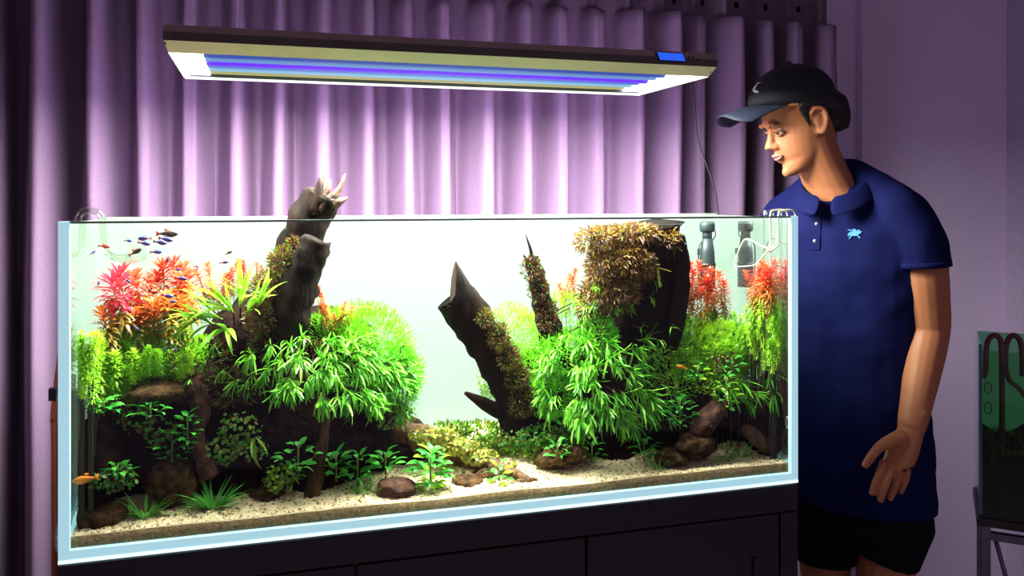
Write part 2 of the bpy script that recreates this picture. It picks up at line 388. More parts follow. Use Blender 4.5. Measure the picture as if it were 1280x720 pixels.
# ------------------------------------------------------------------ lamp fixture
VL = U(0, 0)  # placeholder
def find_v():
    lo, hi = -.2, .6
    for _ in range(50):
        mid = (lo+hi)/2
        if U(896, mid)-U(204, mid) < 1.12: lo = mid
        else: hi = mid
    return mid
VL = find_v()
def make_fixture():
    u0, u1 = U(204, VL), U(896, VL)
    zt, zm = P(204, 30, VL).z, P(204, 50, VL).z
    # the underside lies a little lower and inward
    vin = VL+.022; zb = P(208, 65, vin).z
    dz = CH; h = zb-CH
    zfar = h*F/(HY-97); vfar = VL
    for i in range(2000):
        vfar = VL + i*.0005
        if depth(U(215, vfar), vfar) >= zfar: break
    W = vfar-VL
    um = (u0+u1)/2; vm = (VL+vfar)/2
    t = thing('aquarium_lamp', 'long dark tube lamp with blue and violet tubes hanging over aquarium', 'lamp', (um, vm, zb))
    hu = (u1-u0)/2; hv = W/2; H1 = zt-zb; H0 = zm-zb
    # housing: hollow tray (top + four walls)
    b = MB(); w_ = .006
    b.box((-hu, -hv, H1-.006), (hu, hv, H1))
    b.box((-hu, -hv, H0), (hu, -hv+w_, H1-.006)); b.box((-hu, hv-w_, H0), (hu, hv, H1-.006))
    b.box((-hu, -hv+w_, H0), (-hu+w_, hv-w_, H1-.006)); b.box((hu-w_, -hv+w_, H0), (hu, hv-w_, H1-.006))
    b.build('housing', M['fix'], t, False)
    MB().box((-hu-.0005, -hv-.0015, H0), (hu+.0005, -hv, H0+(H1-H0)*.55)).build('trim_band', M['fix_lo'], t, False)
    # bezel: slanted frame strips
    i_ = .024
    o_ = [(-hu, -hv, H0), (hu, -hv, H0), (hu, hv, H0), (-hu, hv, H0)]; q = [(-hu+i_*.25, -hv+i_, 0), (hu-i_*.25, -hv+i_, 0), (hu-i_*.25, hv-i_*.1, 0), (-hu+i_*.25, hv-i_*.1, 0)]
    for k, nm in ((0, 'bezel'), (1, 'end_bezel'), (2, 'bezel'), (3, 'end_bezel')):
        k2 = (k+1) % 4; a, b_, c, d = [Vector(x) for x in (o_[k], o_[k2], q[k2], q[k])]
        nn = (b_-a).cross(d-a).normalized()*.003
        if nn.z < 0: nn = -nn
        MB().add([a, b_, c, d, a+nn, b_+nn, c+nn, d+nn], [(0,1,2,3),(7,6,5,4),(0,4,5,1),(1,5,6,2),(2,6,7,3),(3,7,4,0)]).build(nm, M['alu'] if k == 0 else (M['refl'] if k == 2 else M['acryl']), t, False)
    MB().box((-hu+.01, -hv+.012, H1-.014), (hu-.01, hv-.012, H1-.009)).build('reflector', M['refl'], t, False)
    # lit acrylic frame at far side and ends
    MB().box((-hu+.008, hv-.008, -.002), (hu-.008, hv-.003, .003)).build('cover_edge', M['acryl'], t, False)
    for s in (-1, 1): MB().box((s*(hu-.012)-.006, -hv+.026, -.001), (s*(hu-.012)+.006, hv-.016, .004)).build('cover_edge', M['acryl'], t, False)
    nt = 8; seq = (0, 0, 0, 1, 2, 3, 4, 5)
    for i in range(nt):
        y = -hv+.040+(2*hv-.056)*i/(nt-1)
        tb = MB().tube([(-hu+.060, y, .019), (hu-.060, y, .019)], .0095 if i != 4 else .0115, 12).build('tube', TUBE[seq[i]], t)
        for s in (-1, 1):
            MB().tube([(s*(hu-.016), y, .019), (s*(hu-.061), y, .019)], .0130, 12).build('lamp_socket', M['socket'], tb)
        MB().add([(-hu+.06, y-.019, .014), (-hu+.06, y-.010, .034), (-hu+.06, y+.010, .034), (-hu+.06, y+.019, .014), (hu-.06, y-.019, .014), (hu-.06, y-.010, .034), (hu-.06, y+.010, .034), (hu-.06, y+.019, .014)],
                 [(0, 1, 5, 4), (1, 2, 6, 5), (2, 3, 7, 6)]).build('tube_reflector', M['refl'], t)
    # control display
    ux = U(838, VL)-um; z1 = P(822, 66, VL).z-zb; z0 = P(822, 75, VL).z-zb; hw = (U(857, VL)-U(822, VL))/2
    MB().prism([(ux-hw-.004, z1+.001), (ux-hw+.006, z0-.002), (ux+hw+.004, z0-.002), (ux+hw-.004, z1+.001)], -hv-.004, -hv).build('display_bezel', M['black'], t, False)
    MB().prism([(ux-hw, z1), (ux-hw+.007, z0), (ux+hw, z0), (ux+hw-.007, z1)], -hv-.0055, -hv-.004).build('display', M['screen'], t, False)
    for a, b2 in ((866, 72), (861, 71), (863, 77), (868, 78), (871, 75)):
        p = P(a, b2, VL); bt = MB().ball((p.x-um, -hv-.001, p.z-zb), .0022, 8, 5).build('control_button', M['black'], t)
    for a, b2 in ((206, 54), (891, 97), (889, 90), (887, 84), (217, 49), (584, 69)):
        p = P(a, b2, VL); MB().ball((p.x-um, -hv-.0005 + (.004 if p.z < zm else 0), p.z-zb), .0022, 6, 4).build('screw', M['wire'] if a > 300 else M['black'], t)
    # hanging wires to the ceiling
    for sx in (-1, 1):
        for sy in (-1, 1):
            MB().tube([(sx*(hu-.12), sy*(hv-.05), H1-.002), (sx*(hu-.16), 0, 2.6-zb)], .0005, 6).build('hanging_wire', M['wire'], t)
    # light given by the tubes
    la = bpy.data.lights.new('tube_light', 'AREA'); la.shape = 'RECTANGLE'; la.size = 2*hu-.03; la.size_y = 2*hv-.08; la.energy = LAMP_W
    la.color = (1.0, .97, .93); la.spread = math.radians(179)
    lo = bpy.data.objects.new('tube_light', la); COL.objects.link(lo); lo.parent = t; lo.location = (0, 0, -.004)
    # power cord
    pts = smoothpath([(U(860, vfar)-um, hv-.03, H1-.01), (P(868, 118, vfar).x-um, hv, P(868, 118, vfar).z-zb), (P(880, 175, vfar).x-um, hv+.03, P(880, 175, vfar).z-zb), (P(900, 268, BK+.05).x-um, BK+.06-vm, P(900, 262, BK+.05).z-zb), (P(903, 300, BK+.05).x-um, BK+.09-vm, P(903, 420, BK).z-zb), (P(905, 300, BK).x-um, BK+.10-vm, .03-zb)], 24)
    MB().tube(pts, .0022, 8).build('power_cord', M['cable'], t)
make_fixture()

# ================================================================== AQUASCAPE
V_IN = .36       # usable depth
def make_sand():
    nu, nv = 150, 40; x0, x1 = -.732, .732; y0, y1 = .0105, BK-.011
    vs = []; fs = []
    for j in range(nv+1):
        for i in range(nu+1):
            u = x0+(x1-x0)*i/nu; v = y0+(y1-y0)*j/nv; vs.append((u, v, sand_h(u, v)))
    fs = [(j*(nu+1)+i, j*(nu+1)+i+1, (j+1)*(nu+1)+i+1, (j+1)*(nu+1)+i) for j in range(nv) for i in range(nu)]
    b0 = len(vs)
    for i in range(nu+1): vs.append((x0+(x1-x0)*i/nu, y0, TB+.0225))
    o = MB().add(vs, fs); o.add([], []); o.f += [(i, b0+i, b0+i+1, i+1) for i in range(nu)]; o.mi += [1]*nu
    o = o.build('sand_bed', [M['peb'], M['sand']], loc=(0, V_IN/2, TB+.0225)); tag(o, 'tan sand bed on the aquarium floor under pale gravel', 'sand', kind='stuff')
    rng = random.Random(5); b = MB()
    OC = [(1,0,0),(0,1,0),(-1,0,0),(0,-1,0),(0,0,1),(0,0,-1)]; OF = [(0,1,4),(1,2,4),(2,3,4),(3,0,4),(1,0,5),(2,1,5),(3,2,5),(0,3,5)]
    for k in range(15000):
        u = rng.uniform(-.728, .728); v = .0115+ .21*rng.random()**1.5
        if -.10 < u < .25 and rng.random() < .4: v = rng.uniform(.012, BK-.018)
        r = rng.choice((.0015, .002, .0026, .0032, .0038)); a = rng.uniform(0, PI); ca, sa = math.cos(a), math.sin(a)
        sx, sy, sz = r*rng.uniform(.8, 1.4), r*rng.uniform(.7, 1.1), r*rng.uniform(.45, .8)
        if v-r*1.4 < .0105: v = .0105+r*1.45
        z = sand_h(u, v)+sz*.4
        b.add([(u+ca*x*sx-sa*y*sy, v+sa*x*sx+ca*y*sy, z+zz*sz) for x, y, zz in OC], OF, 1 if rng.random() < .2 else 0)
    o = b.build('gravel', [M['peb'], M['peb2']], smooth=False, fix=False, loc=(0, .1, TB+.04)); tag(o, 'pale cream gravel strewn over the aquarium sand', 'gravel', kind='stuff')
make_sand()

# ------------------------------------------------------------------ rocks
ROCKS = []
def rock(c, r, label, mt='rock', seed=0, rotz=0, tilt=0, group=None, sub=3, rough=.35):
    bm = bmesh.new(); bmesh.ops.create_icosphere(bm, subdivisions=sub, radius=1)
    for v in bm.verts:
        d = v.co.normalized()
        k = 1+rough*noise.noise(d*1.3+Vector((seed*3.1, 0, 0)))+rough*.5*noise.noise(d*3.2+Vector((0, seed*1.7, 0)))+rough*.22*noise.noise(d*8+Vector((seed, seed, 0)))
        p = d*k; v.co = Vector((p.x*r[0], p.y*r[1], p.z*r[2]))
    bmesh.ops.transform(bm, matrix=Matrix.Rotation(tilt, 4, 'Y'), verts=bm.verts)
    me = bpy.data.meshes.new('rock'); bm.to_mesh(me); bm.free(); me.materials.append(M[mt])
    for v in me.vertices:
        q = Vector(c)+v.co; v.co = Vector((min(max(q.x, -.728), .728), min(max(q.y, .016), BK-.014), max(q.z, TB+.03)))-Vector(c)
    me.polygons.foreach_set('use_smooth', [True]*len(me.polygons))
    o = obj('rock', me); o.location = c; o.rotation_euler = (0, 0, rotz); tag(o, label, 'rock', group); ROCKS.append((o, Vector(c), Vector(r), Matrix.Rotation(-tilt, 3, 'Y'))); return o
def rk(px, py, v, rx, ry, rz, label, **k):      # half sizes in photo px
    c = P(px, py, v); s = 1/ppm(px, v); return rock(c, (rx*s, ry*s, rz*s), label, **k)
# cores of the two mounds, dark rocks put in so no light leaks through
LG = 'dark core rocks blocking light in the mound beside the trunk'; RG = 'dark core rocks blocking light in the mound under the stump'
LL = 'dark core rock added to block light inside the fern mound by the upright trunk'; RL = 'dark core rock added to block light inside the mound under the mossy stump'
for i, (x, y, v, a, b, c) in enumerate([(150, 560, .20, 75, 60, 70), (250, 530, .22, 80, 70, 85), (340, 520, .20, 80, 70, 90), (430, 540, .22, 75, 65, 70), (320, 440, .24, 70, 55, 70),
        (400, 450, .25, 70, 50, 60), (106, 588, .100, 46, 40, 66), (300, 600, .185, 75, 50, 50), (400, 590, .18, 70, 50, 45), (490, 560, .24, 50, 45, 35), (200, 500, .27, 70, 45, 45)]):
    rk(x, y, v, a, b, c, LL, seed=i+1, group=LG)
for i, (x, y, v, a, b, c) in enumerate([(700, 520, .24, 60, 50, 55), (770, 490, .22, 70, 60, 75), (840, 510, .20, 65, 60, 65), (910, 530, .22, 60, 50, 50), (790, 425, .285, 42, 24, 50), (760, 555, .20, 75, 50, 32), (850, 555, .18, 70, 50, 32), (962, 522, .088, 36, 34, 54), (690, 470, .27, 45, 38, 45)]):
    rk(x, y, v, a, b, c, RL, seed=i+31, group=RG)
# visible single rocks
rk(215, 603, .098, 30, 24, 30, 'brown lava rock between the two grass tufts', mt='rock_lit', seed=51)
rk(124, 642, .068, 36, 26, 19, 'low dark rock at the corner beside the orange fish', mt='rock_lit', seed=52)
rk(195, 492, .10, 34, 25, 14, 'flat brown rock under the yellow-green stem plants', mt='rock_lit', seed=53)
rk(495, 611, .055, 24, 22, 15, 'round reddish rock on gravel beside the broadleaf plant', mt='rock2', seed=54, rough=.2)
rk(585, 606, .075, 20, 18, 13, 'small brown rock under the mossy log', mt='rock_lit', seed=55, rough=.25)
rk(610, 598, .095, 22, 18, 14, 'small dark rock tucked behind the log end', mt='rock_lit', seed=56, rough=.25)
rk(885, 523, .055, 34, 16, 13, 'slanting red-brown rock slab between round-leaved plants', mt='rock2', seed=57, tilt=-.75, rough=.22)
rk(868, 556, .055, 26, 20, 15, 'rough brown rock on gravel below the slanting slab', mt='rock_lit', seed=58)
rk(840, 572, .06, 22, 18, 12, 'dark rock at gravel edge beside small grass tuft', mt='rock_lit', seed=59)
rk(955, 552, .06, 36, 10, 12, 'long tan rock slab leaning beside the corner rock', mt='wood_lit', seed=60, tilt=.62, rough=.2)
rk(985, 550, .07, 26, 20, 28, 'tan corner rock by the suction cup', mt='wood_lit', seed=61, rough=.25)
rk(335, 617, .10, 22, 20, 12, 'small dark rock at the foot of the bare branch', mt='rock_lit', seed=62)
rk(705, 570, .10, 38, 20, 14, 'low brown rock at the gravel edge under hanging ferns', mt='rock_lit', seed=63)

def trim_rocks():
    """where two rocks would pass through each other, let them meet along a common face"""
    def f(rk_, p):
        q = rk_[3] @ (p-rk_[1]); r = rk_[2]; return math.sqrt((q.x/r.x)**2+(q.y/r.y)**2+(q.z/r.z)**2)
    for A in ROCKS:
        near = [B for B in ROCKS if B is not A and (A[1]-B[1]).length < 1.5*(max(A[2])+max(B[2]))]
        for v in A[0].data.vertices:
            p = A[1]+v.co
            if all(f(A, p) <= f(B, p)*1.03 for B in near): continue
            lo, hi = 0.0, 1.0
            for _ in range(12):
                t = (lo+hi)/2; q = A[1]+v.co*t
                if all(f(A, q) <= f(B, q)*1.03 for B in near): lo = t
                else: hi = t
            q = A[1]+v.co*lo
            v.co = Vector((min(max(q.x, -.728), .728), min(max(q.y, .016), BK-.014), max(q.z, TB+.03)))-A[1]
        A[0].data.update()
trim_rocks()

# ------------------------------------------------------------------ driftwood
def wood(name, pts, rpx, label, cat='driftwood', mt='wood', n=26, seg=16, flat=.8, wob=.22, seed=0, jag=0, shear0=0, raw=False):
    path = smoothpath([P(*p) for p in pts], n); k = ppm(pts[0][0], pts[0][2]); rad = lerpl([r/k for r in rpx], n)
    base = path[-1] if path[-1].z < path[0].z else path[0]
    t = thing(name, label, cat, base)
    b = MB().tube(path, rad, seg, wob=wob, flat=flat, seed=seed, jag=jag/k, shear0=shear0, caps=True)
    o = b.build('trunk', M[mt], t, loc=base); o.location = (0, 0, 0)
    return t, path, rad, base
def splinters(t, base, tips, mt='wood_raw'):
    for a, b_, r in tips:
        a = Vector(a)-base; b_ = Vector(b_)-base; m = a.lerp(b_, .5)+Vector((.002, -.002, 0))
        MB().tube(smoothpath([a, m, b_], 6), lerpl([r, r*.8, r*.15], 6), 7, wob=.35, seed=r*900).build('splinter', M[mt], t)
t, path, rad, base = wood('driftwood_log', [(344, 414, .208), (352, 382, .205), (364, 340, .20), (384, 285, .19), (404, 243, .185)], (32, 30, 27, 26, 24),
    'thick upright driftwood trunk with a broken top rising above the water', seed=2, jag=9, flat=.85)
splinters(t, base, [(P(392, 258, .165), P(405, 216, .17), .011), (P(404, 252, .16), P(413, 224, .165), .008), (P(416, 250, .175), P(432, 217, .185), .0075), (P(412, 256, .16), P(435, 247, .165), .010), (P(398, 262, .158), P(416, 240, .155), .009)])
splinters(t, base, [(P(390, 268, .16), P(399, 222, .162), .012)], 'wood')
t, path, rad, base = wood('driftwood_stump', [(346, 432, .160), (358, 400, .138), (378, 345, .128), (396, 300, .128)], (28, 26, 21, 19),
    'dark snapped driftwood stub leaning against the upright trunk underwater', seed=5, jag=7)
wood('bare_branch', [(411, 500, .11), (405, 545, .085), (398, 578, .078), (389, 629, .072)], (3, 6, 9, 10), 'thin bare brown branch standing on the gravel under the ferns', 'branch', 'wood_mid', seed=8, wob=.18, seg=10)
wood('red_root', [(235, 478, .112), (252, 510, .098), (246, 545, .088), (262, 597, .082)], (16, 12, 8, 12), 'reddish root running down the shaded rocks below the ferns', 'root', 'rock2', seed=9, wob=.3, seg=10)
wood('fallen_log', [(492, 541, .20), (530, 552, .175), (590, 574, .135), (640, 594, vground(640, 597)), (662, 602, vground(662, 603))], (19, 19, 14, 9, 5), 'fallen log sloping to the gravel with golden creepers along its top', 'log', 'wood_lit', seed=11, seg=14)
wood('wood_chip', [(640, 604, vground(656, 602)), (656, 601, vground(656, 602)), (672, 600, vground(656, 602))], (2, 5, 2), 'small pale wood chip on the gravel at the log end', 'wood chip', 'wood_lit', seed=12, seg=8, n=8)
t, path, rad, base = wood('driftwood_slab', [(566, 366, .15), (590, 402, .155), (615, 438, .16), (640, 485, .17), (655, 545, .18)], (25, 27, 26, 26, 30),
    'broad driftwood slab with slanting cut end leaning left over open water', seed=14, wob=.12, flat=.5, shear0=-1.25)
t, path, rad, base = wood('driftwood_spike', [(664, 322, .19), (672, 355, .19), (684, 400, .19), (700, 460, .20)], (9, 12, 14, 18), 'mossy driftwood spike with a thin pointed splinter on top', seed=17, wob=.25)
splinters(t, base, [(P(668, 335, .185), P(657, 293, .185), .0055), (P(660, 330, .18), P(654, 318, .18), .005)], 'wood')
wood('wood_horn', [(581, 491, .17), (596, 499, .17), (620, 512, .17), (645, 520, .19)], (2, 6, 10, 14), 'small pointed horn of wood jutting out below the slanting slab', 'driftwood', seed=19, wob=.1, n=14, seg=10)
t, path, rad, base = wood('tree_stump', [(790, 470, .22), (800, 410, .20), (797, 350, .19), (793, 283, .18)], (44, 48, 56, 58), 'big dark tree stump shaggy with rusty moss reaching the water surface', 'stump', seed=21, wob=.18, flat=.75, jag=3)
wood('leaning_driftwood', [(846, 295, .118), (852, 345, .116), (846, 400, .124), (832, 442, .145)], (11, 11, 12, 13), 'dark upright wood arm on the bare side of the mossy stump', 'driftwood', seed=23, wob=.2)

# ------------------------------------------------------------------ leaf shapes (shared meshes)
def blade_mesh(name, L, W, droop, m, seg=5, prof=None, fold=.25, twist=0):
    """leaf along +Y, drooping to -Z"""
    prof = prof or [.45, .9, 1, .85, .55, .05]; b = MB(); vs = []
    x = y = z = 0; a = 0
    for i in range(seg+1):
        t = i/seg; w_ = W/2*lerpl(prof, seg+1)[i]; tw = twist*t
        vs += [(-w_*math.cos(tw), y, z+w_*fold-w_*math.sin(tw)), (0, y, z), (w_*math.cos(tw), y, z+w_*fold+w_*math.sin(tw))]
        a = -droop*(t+.5/seg); y += L/seg*math.cos(a); z += L/seg*math.sin(a)
    fs = []
    for i in range(seg):
        for k in (0, 1): fs.append((i*3+k, i*3+k+1, i*3+k+4, i*3+k+3))
    return b.add(vs, fs).mesh(name, m, True, False)
def orient(d, up=Vector((0, 0, 1)), roll=0):
    d = d.normalized(); x = d.cross(up)
    if x.length < 1e-4: x = Vector((1, 0, 0))
    x.normalize(); z = x.cross(d); R = Matrix((x, d, z)).transposed()
    return (R @ Matrix.Rotation(roll, 3, 'Y')).to_euler()
def leaf_child(par, me, p, d, roll=0, s=1.0, name='leaf'):
    o = obj(name, me, par); o.location = p; o.rotation_euler = orient(Vector(d), roll=roll); o.scale = (s, s, s); return o

# ------------------------------------------------------------------ whorled stem plants
def whorl_foliage(name, H, L, W, nw, nl, mats, rng, crown=6, lean=.02, z0=.30, el0=-.25, el1=.75):
    """mesh of small curved leaves in whorls up a stem of height H; material slot changes up the stem"""
    b = MB(); ns = len(mats)
    def leaf(base, d, l, w_, mi, curl):
        d = d.normalized(); s = d.cross(Vector((0, 0, 1))); s = s.normalized() if s.length > 1e-3 else Vector((1, 0, 0)); n_ = s.cross(d)
        m1 = base+d*l*.4; m2 = base+d*l*.75-n_*curl*l*.12; tip = base+d*l-n_*curl*l*.38
        b.add([base, m1+s*w_/2, m1-s*w_/2, m2+s*w_*.42, m2-s*w_*.42, tip], [(0, 1, 2), (1, 3, 4, 2), (3, 5, 4)], mi)
    lx, ly = rng.uniform(-lean, lean), rng.uniform(-lean, lean)
    st = [Vector((lx*(i/8)**2, ly*(i/8)**2, H*i/8)) for i in range(9)]
    for i in range(nw):
        t = (i+.5)/nw; z = H*(z0+(1-z0)*t); p = Vector((lx*(z/H)**2, ly*(z/H)**2, z)); l = L*(.7+.45*t-.35*max(0, t-.8)*5*.6)*rng.uniform(.85, 1.12)
        mi = min(ns-1, int(t*ns*.999)); a0 = rng.uniform(0, PI)
        for k in range(nl):
            a = a0+2*PI*k/nl+rng.uniform(-.2, .2); el = el0+(el1-el0)*t**2; leaf(p, Vector((math.cos(a), math.sin(a), el+rng.uniform(-.25, .25))), l*rng.uniform(.8, 1.1), W, mi, 1-.5*t)
    p = st[-1]
    for k in range(crown):
        a = 2*PI*k/crown; leaf(p, Vector((math.cos(a)*.6, math.sin(a)*.6, 1)), L*.75, W, ns-1, .3)
    return b.mesh(name, mats, True, False), MB().tube(st, .0011, 5).mesh('stem', M['stalk'])
def stem_set(name, spots, variants, label, cat, group, rng, zbase=None, tilt=.12):
    """spots: (px, py_top, v); the stem grows from the ground or from the rocks below"""
    for (px, py, v, hgt) in spots:
        fo, st, H = rng.choice(variants); v = max(.035, min(v, vfor(px, .700 if px > 640 else -.700))); top = P(px, py, v); s = hgt/H
        t = thing(name, label, cat, (top.x, top.y, top.z-hgt), rng.uniform(0, 6.28), group)
        t.rotation_euler = (rng.uniform(-tilt, tilt), rng.uniform(-tilt, tilt), rng.uniform(0, 6.28)); t.scale = (s, s, s)
        obj('stem', st, t); obj('foliage', fo, t)
rng = random.Random(11)
# bright green stem plants
gv = []
for k in range(4):
    H = .14; fo, st = whorl_foliage('foliage', H, .024, .0060, 11, 8, [M['g_stem']], rng, 8); gv.append((fo, st, H))
def region(n, x0, x1, ytop, v0, v1, rng, h0=.10, h1=.16, ybot=None):
    out = []
    for k in range(n):
        x = rng.uniform(x0, x1); v = rng.uniform(v0, v1); f = (v-v0)/(v1-v0+1e-6)
        vb = vfor(x, .712 if x > 640 else -.712); near = v > vb
        if near: v = max(.033, vb*rng.uniform(.6, 1.0)); f = rng.random()**.5
        yt = ytop(x); yb = ybot(x) if ybot else yt+60
        out.append((x, yt+(yb-yt)*(1-f)*.9+rng.uniform(-6, 22), v, rng.uniform(h0, h1)*(.62 if near and v < .16 else 1)))
    return out
def ip(pts):
    def f(x):
        for (a, b), (c, d) in zip(pts, pts[1:]):
            if a <= x <= c: return b+(d-b)*(x-a)/(c-a)
        return pts[0][1] if x < pts[0][0] else pts[-1][1]
    return f
stem_set('green_stem_plant', region(105, 114, 240, ip([(88, 412), (130, 400), (160, 396), (200, 420), (235, 415)]), .10, .27, rng, .09, .13, ip([(88, 452), (240, 462)])), gv,
    'bright yellow-green whorled stem plant in the thicket below the red plants by the glass corner', 'aquatic plant', 'yellow-green stems in the thicket beside the strap fern', rng)
stem_set('green_stem_plant', region(125, 840, 950, ip([(835, 400), (870, 385), (900, 372), (930, 368), (975, 366)]), .095, .26, rng, .10, .15, ip([(835, 455), (900, 450), (990, 430)])), gv,
    'bright yellow-green whorled stem plant in the thicket beside the mossy stump', 'aquatic plant', 'yellow-green stems in the thicket beside the stump', rng)
stem_set('green_stem_plant', region(22, 90, 116, ip([(88, 412), (120, 402)]), .30, .31, rng, .09, .12, ip([(88, 470), (120, 470)])), gv,
    'bright yellow-green whorled stem plant in the thicket below the red plants by the glass corner', 'aquatic plant', 'yellow-green stems in the thicket beside the strap fern', rng)
stem_set('green_stem_plant', region(34, 946, 980, ip([(940, 368), (980, 372)]), .30, .31, rng, .09, .13, ip([(940, 470), (980, 470)])), gv,
    'bright yellow-green whorled stem plant in the thicket beside the mossy stump', 'aquatic plant', 'yellow-green stems in the thicket beside the stump', rng)
# red stem plants
rv = []
for k in range(4):
    H = .13; fo, st = whorl_foliage('foliage', H, .046, .0076, 11, 9, [M['olive'], M['orange'], M['red']], rng, 9); rv.append((fo, st, H))
pv = []
for k in range(2):
    H = .13; fo, st = whorl_foliage('foliage', H, .050, .0080, 11, 9, [M['olive'], M['pink'], M['pink']], rng, 9); pv.append((fo, st, H))
ov = []
for k in range(3):
    H = .12; fo, st = whorl_foliage('foliage', H, .038, .0066, 11, 9, [M['olive'], M['olive'], M['orange']], rng, 9); ov.append((fo, st, H))
stem_set('red_stem_plant', [(143, 348, .19, .13), (131, 352, .23, .12)], pv, 'crimson stem plant nearest the glass corner with the lily pipe', 'aquatic plant', 'crimson stem plants by the lily pipe', rng)
stem_set('red_stem_plant', [(182, 348, .20, .12), (170, 356, .22, .12), (205, 336, .24, .12), (222, 340, .21, .12), (232, 333, .25, .12), (214, 352, .18, .12), (192, 350, .26, .12), (240, 350, .24, .12)], rv,
    'red-orange stem plant in the cluster behind the yellow-green stems', 'aquatic plant', 'red stems behind the yellow-green thicket', rng)
stem_set('orange_stem_plant', [(140, 386, .16, .10), (128, 392, .19, .10), (212, 374, .15, .11), (225, 380, .17, .11), (195, 382, .18, .11), (160, 378, .20, .10), (180, 392, .17, .10)], ov,
    'orange-tipped stem plant just above the yellow-green stems', 'aquatic plant', 'orange stems above the yellow-green thicket', rng)
sv = []
for k in range(3):
    H = .10; fo, st = whorl_foliage('foliage', H, .020, .0040, 13, 9, [M['olive'], M['orange'], M['red']], rng, 8); sv.append((fo, st, H))
stem_set('red_stem_plant', [(x, y, .27, .10) for x, y in ((268, 332), (278, 328), (292, 340), (304, 336), (312, 330), (322, 334), (331, 337), (262, 340), (272, 344), (286, 346))], sv,
    'small scarlet stem plant between the strap fern and the upright trunk', 'aquatic plant', 'scarlet stems behind the strap fern', rng)
stem_set('orange_stem_plant', [(x, y, .17, .07) for x, y in ((402, 362), (412, 370), (424, 380), (432, 388), (410, 384), (418, 396))], sv,
    'small orange stem plant beside the upright trunk above the ferns', 'aquatic plant', 'orange stems beside the upright trunk', rng)
stem_set('red_stem_plant', [(x, y, .26, .09) for x, y in ((702, 346), (712, 340), (722, 350), (730, 342), (708, 358), (738, 352))], sv,
    'small red stem plant behind the mossy stump above the bright moss', 'aquatic plant', 'red stems behind the mossy stump', rng)
rs = []
for k in range(3):
    H = .11; fo, st = whorl_foliage('foliage', H, .026, .0048, 12, 9, [M['olive'], M['orange'], M['red']], rng, 9); rs.append((fo, st, H))
stem_set('red_stem_plant', [(x, y, v, .11) for x, y, v in ((862, 340, .225), (872, 334, .232), (884, 332, .230), (895, 338, .232), (904, 346, .225), (868, 352, .20), (884, 350, .205), (896, 356, .20), (858, 360, .18), (876, 366, .17), (908, 356, .22))], rs,
    'red and orange stem plant below the dark pump', 'aquatic plant', 'red stems below the pump', rng)
stem_set('red_stem_plant', [(x, y, v, .11) for x, y, v in ((945, 340, .13), (956, 334, .14), (968, 336, .12), (978, 344, .10), (962, 348, .10), (950, 352, .11), (974, 356, .09))], rs,
    'red stem plant at the pane beside the thin glass tubes', 'aquatic plant', 'red stems beside the glass tubes', rng)

# ------------------------------------------------------------------ moss cushions (fine fluff: stuff)
def fluff(name, blobs, n, L, W, mats, label, cat, seed=0, up=.3, weights=None, jit=.7, hemi=True, kind='stuff', droop=0.0, shape='blade'):
    """blobs: (px, py, v, rx, rz, ry) ellipsoids in px; blades stand on their surface"""
    r_ = random.Random(seed); b = MB(); tot = sum(x[3]*x[4] for x in blobs)
    for (px, py, v, rx, rz, ry) in blobs:
        c = P(px, py, v); s = 1/ppm(px, v); R = Vector((rx*s, ry*s, rz*s))
        for k in range(int(n*rx*rz/tot)):
            d = Vector((r_.gauss(0, 1), r_.gauss(0, 1), r_.gauss(0, 1))).normalized()
            if hemi and d.y > .45: d.y = -d.y
            q = r_.uniform(.72, 1.0); p = c+Vector((d.x*R.x, d.y*R.y, d.z*R.z))*q
            g = (d+Vector((r_.uniform(-jit, jit), r_.uniform(-jit, jit), r_.uniform(-jit, jit)))+Vector((0, 0, up))).normalized()
            l = L*r_.uniform(.6, 1.25); sd = g.cross(Vector((r_.uniform(-1, 1), r_.uniform(-1, 1), r_.uniform(-1, 1)))).normalized()
            mi = 0
            if len(mats) > 1: mi = r_.choices(range(len(mats)), weights)[0]
            if p.y > BK-.02: p.y = BK-.02
            if p.y < .02: p.y = .02
            if shape == 'blade':
                e = p+g*l-Vector((0, 0, droop*l)); m_ = p+g*l*.5
                b.add([p-sd*W*.3, p+sd*W*.3, m_+sd*W*.5, m_-sd*W*.5, e], [(0, 1, 2, 3), (3, 2, 4)], mi)
            else:                     # small round leaf
                nn = g.cross(sd); e1, e2 = sd, (g*.5+nn*.85).normalized()
                q0 = p+g*l*.4
                b.add([q0+e1*W*.5*math.cos(a)+e2*W*.6*math.sin(a) for a in (0, PI/3, 2*PI/3, PI, 4*PI/3, 5*PI/3)], [(0, 1, 2, 3, 4, 5)], mi)
    base = P(*blobs[0][:3]); o = b.build(name, [M[m] for m in mats], None, False, False, loc=base)
    return tag(o, label, cat, kind=kind)
fluff('moss_bush', [(455, 440, .21, 62, 62, 50), (490, 470, .19, 40, 42, 40), (420, 425, .22, 40, 40, 35)], 9000, .014, .0022, ['g_moss'], 'rounded bright green feathery bush at the open side of the fern mound', 'aquatic plant', 1, .5)
fluff('moss_bush', [(640, 425, .27, 36, 48, 35), (668, 440, .24, 44, 52, 40), (705, 410, .25, 42, 48, 38), (650, 465, .24, 40, 36, 35)], 9000, .010, .0022, ['g_moss'], 'bright green moss bush behind the driftwood spike', 'moss', 2, .5)
fluff('moss_bush', [(612, 470, .24, 15, 28, 20), (618, 490, .23, 16, 22, 18)], 1500, .009, .0018, ['g_moss2', 'g_moss'], 'olive moss tuft under the slanting driftwood slab', 'moss', 3, .2, [2, 1])
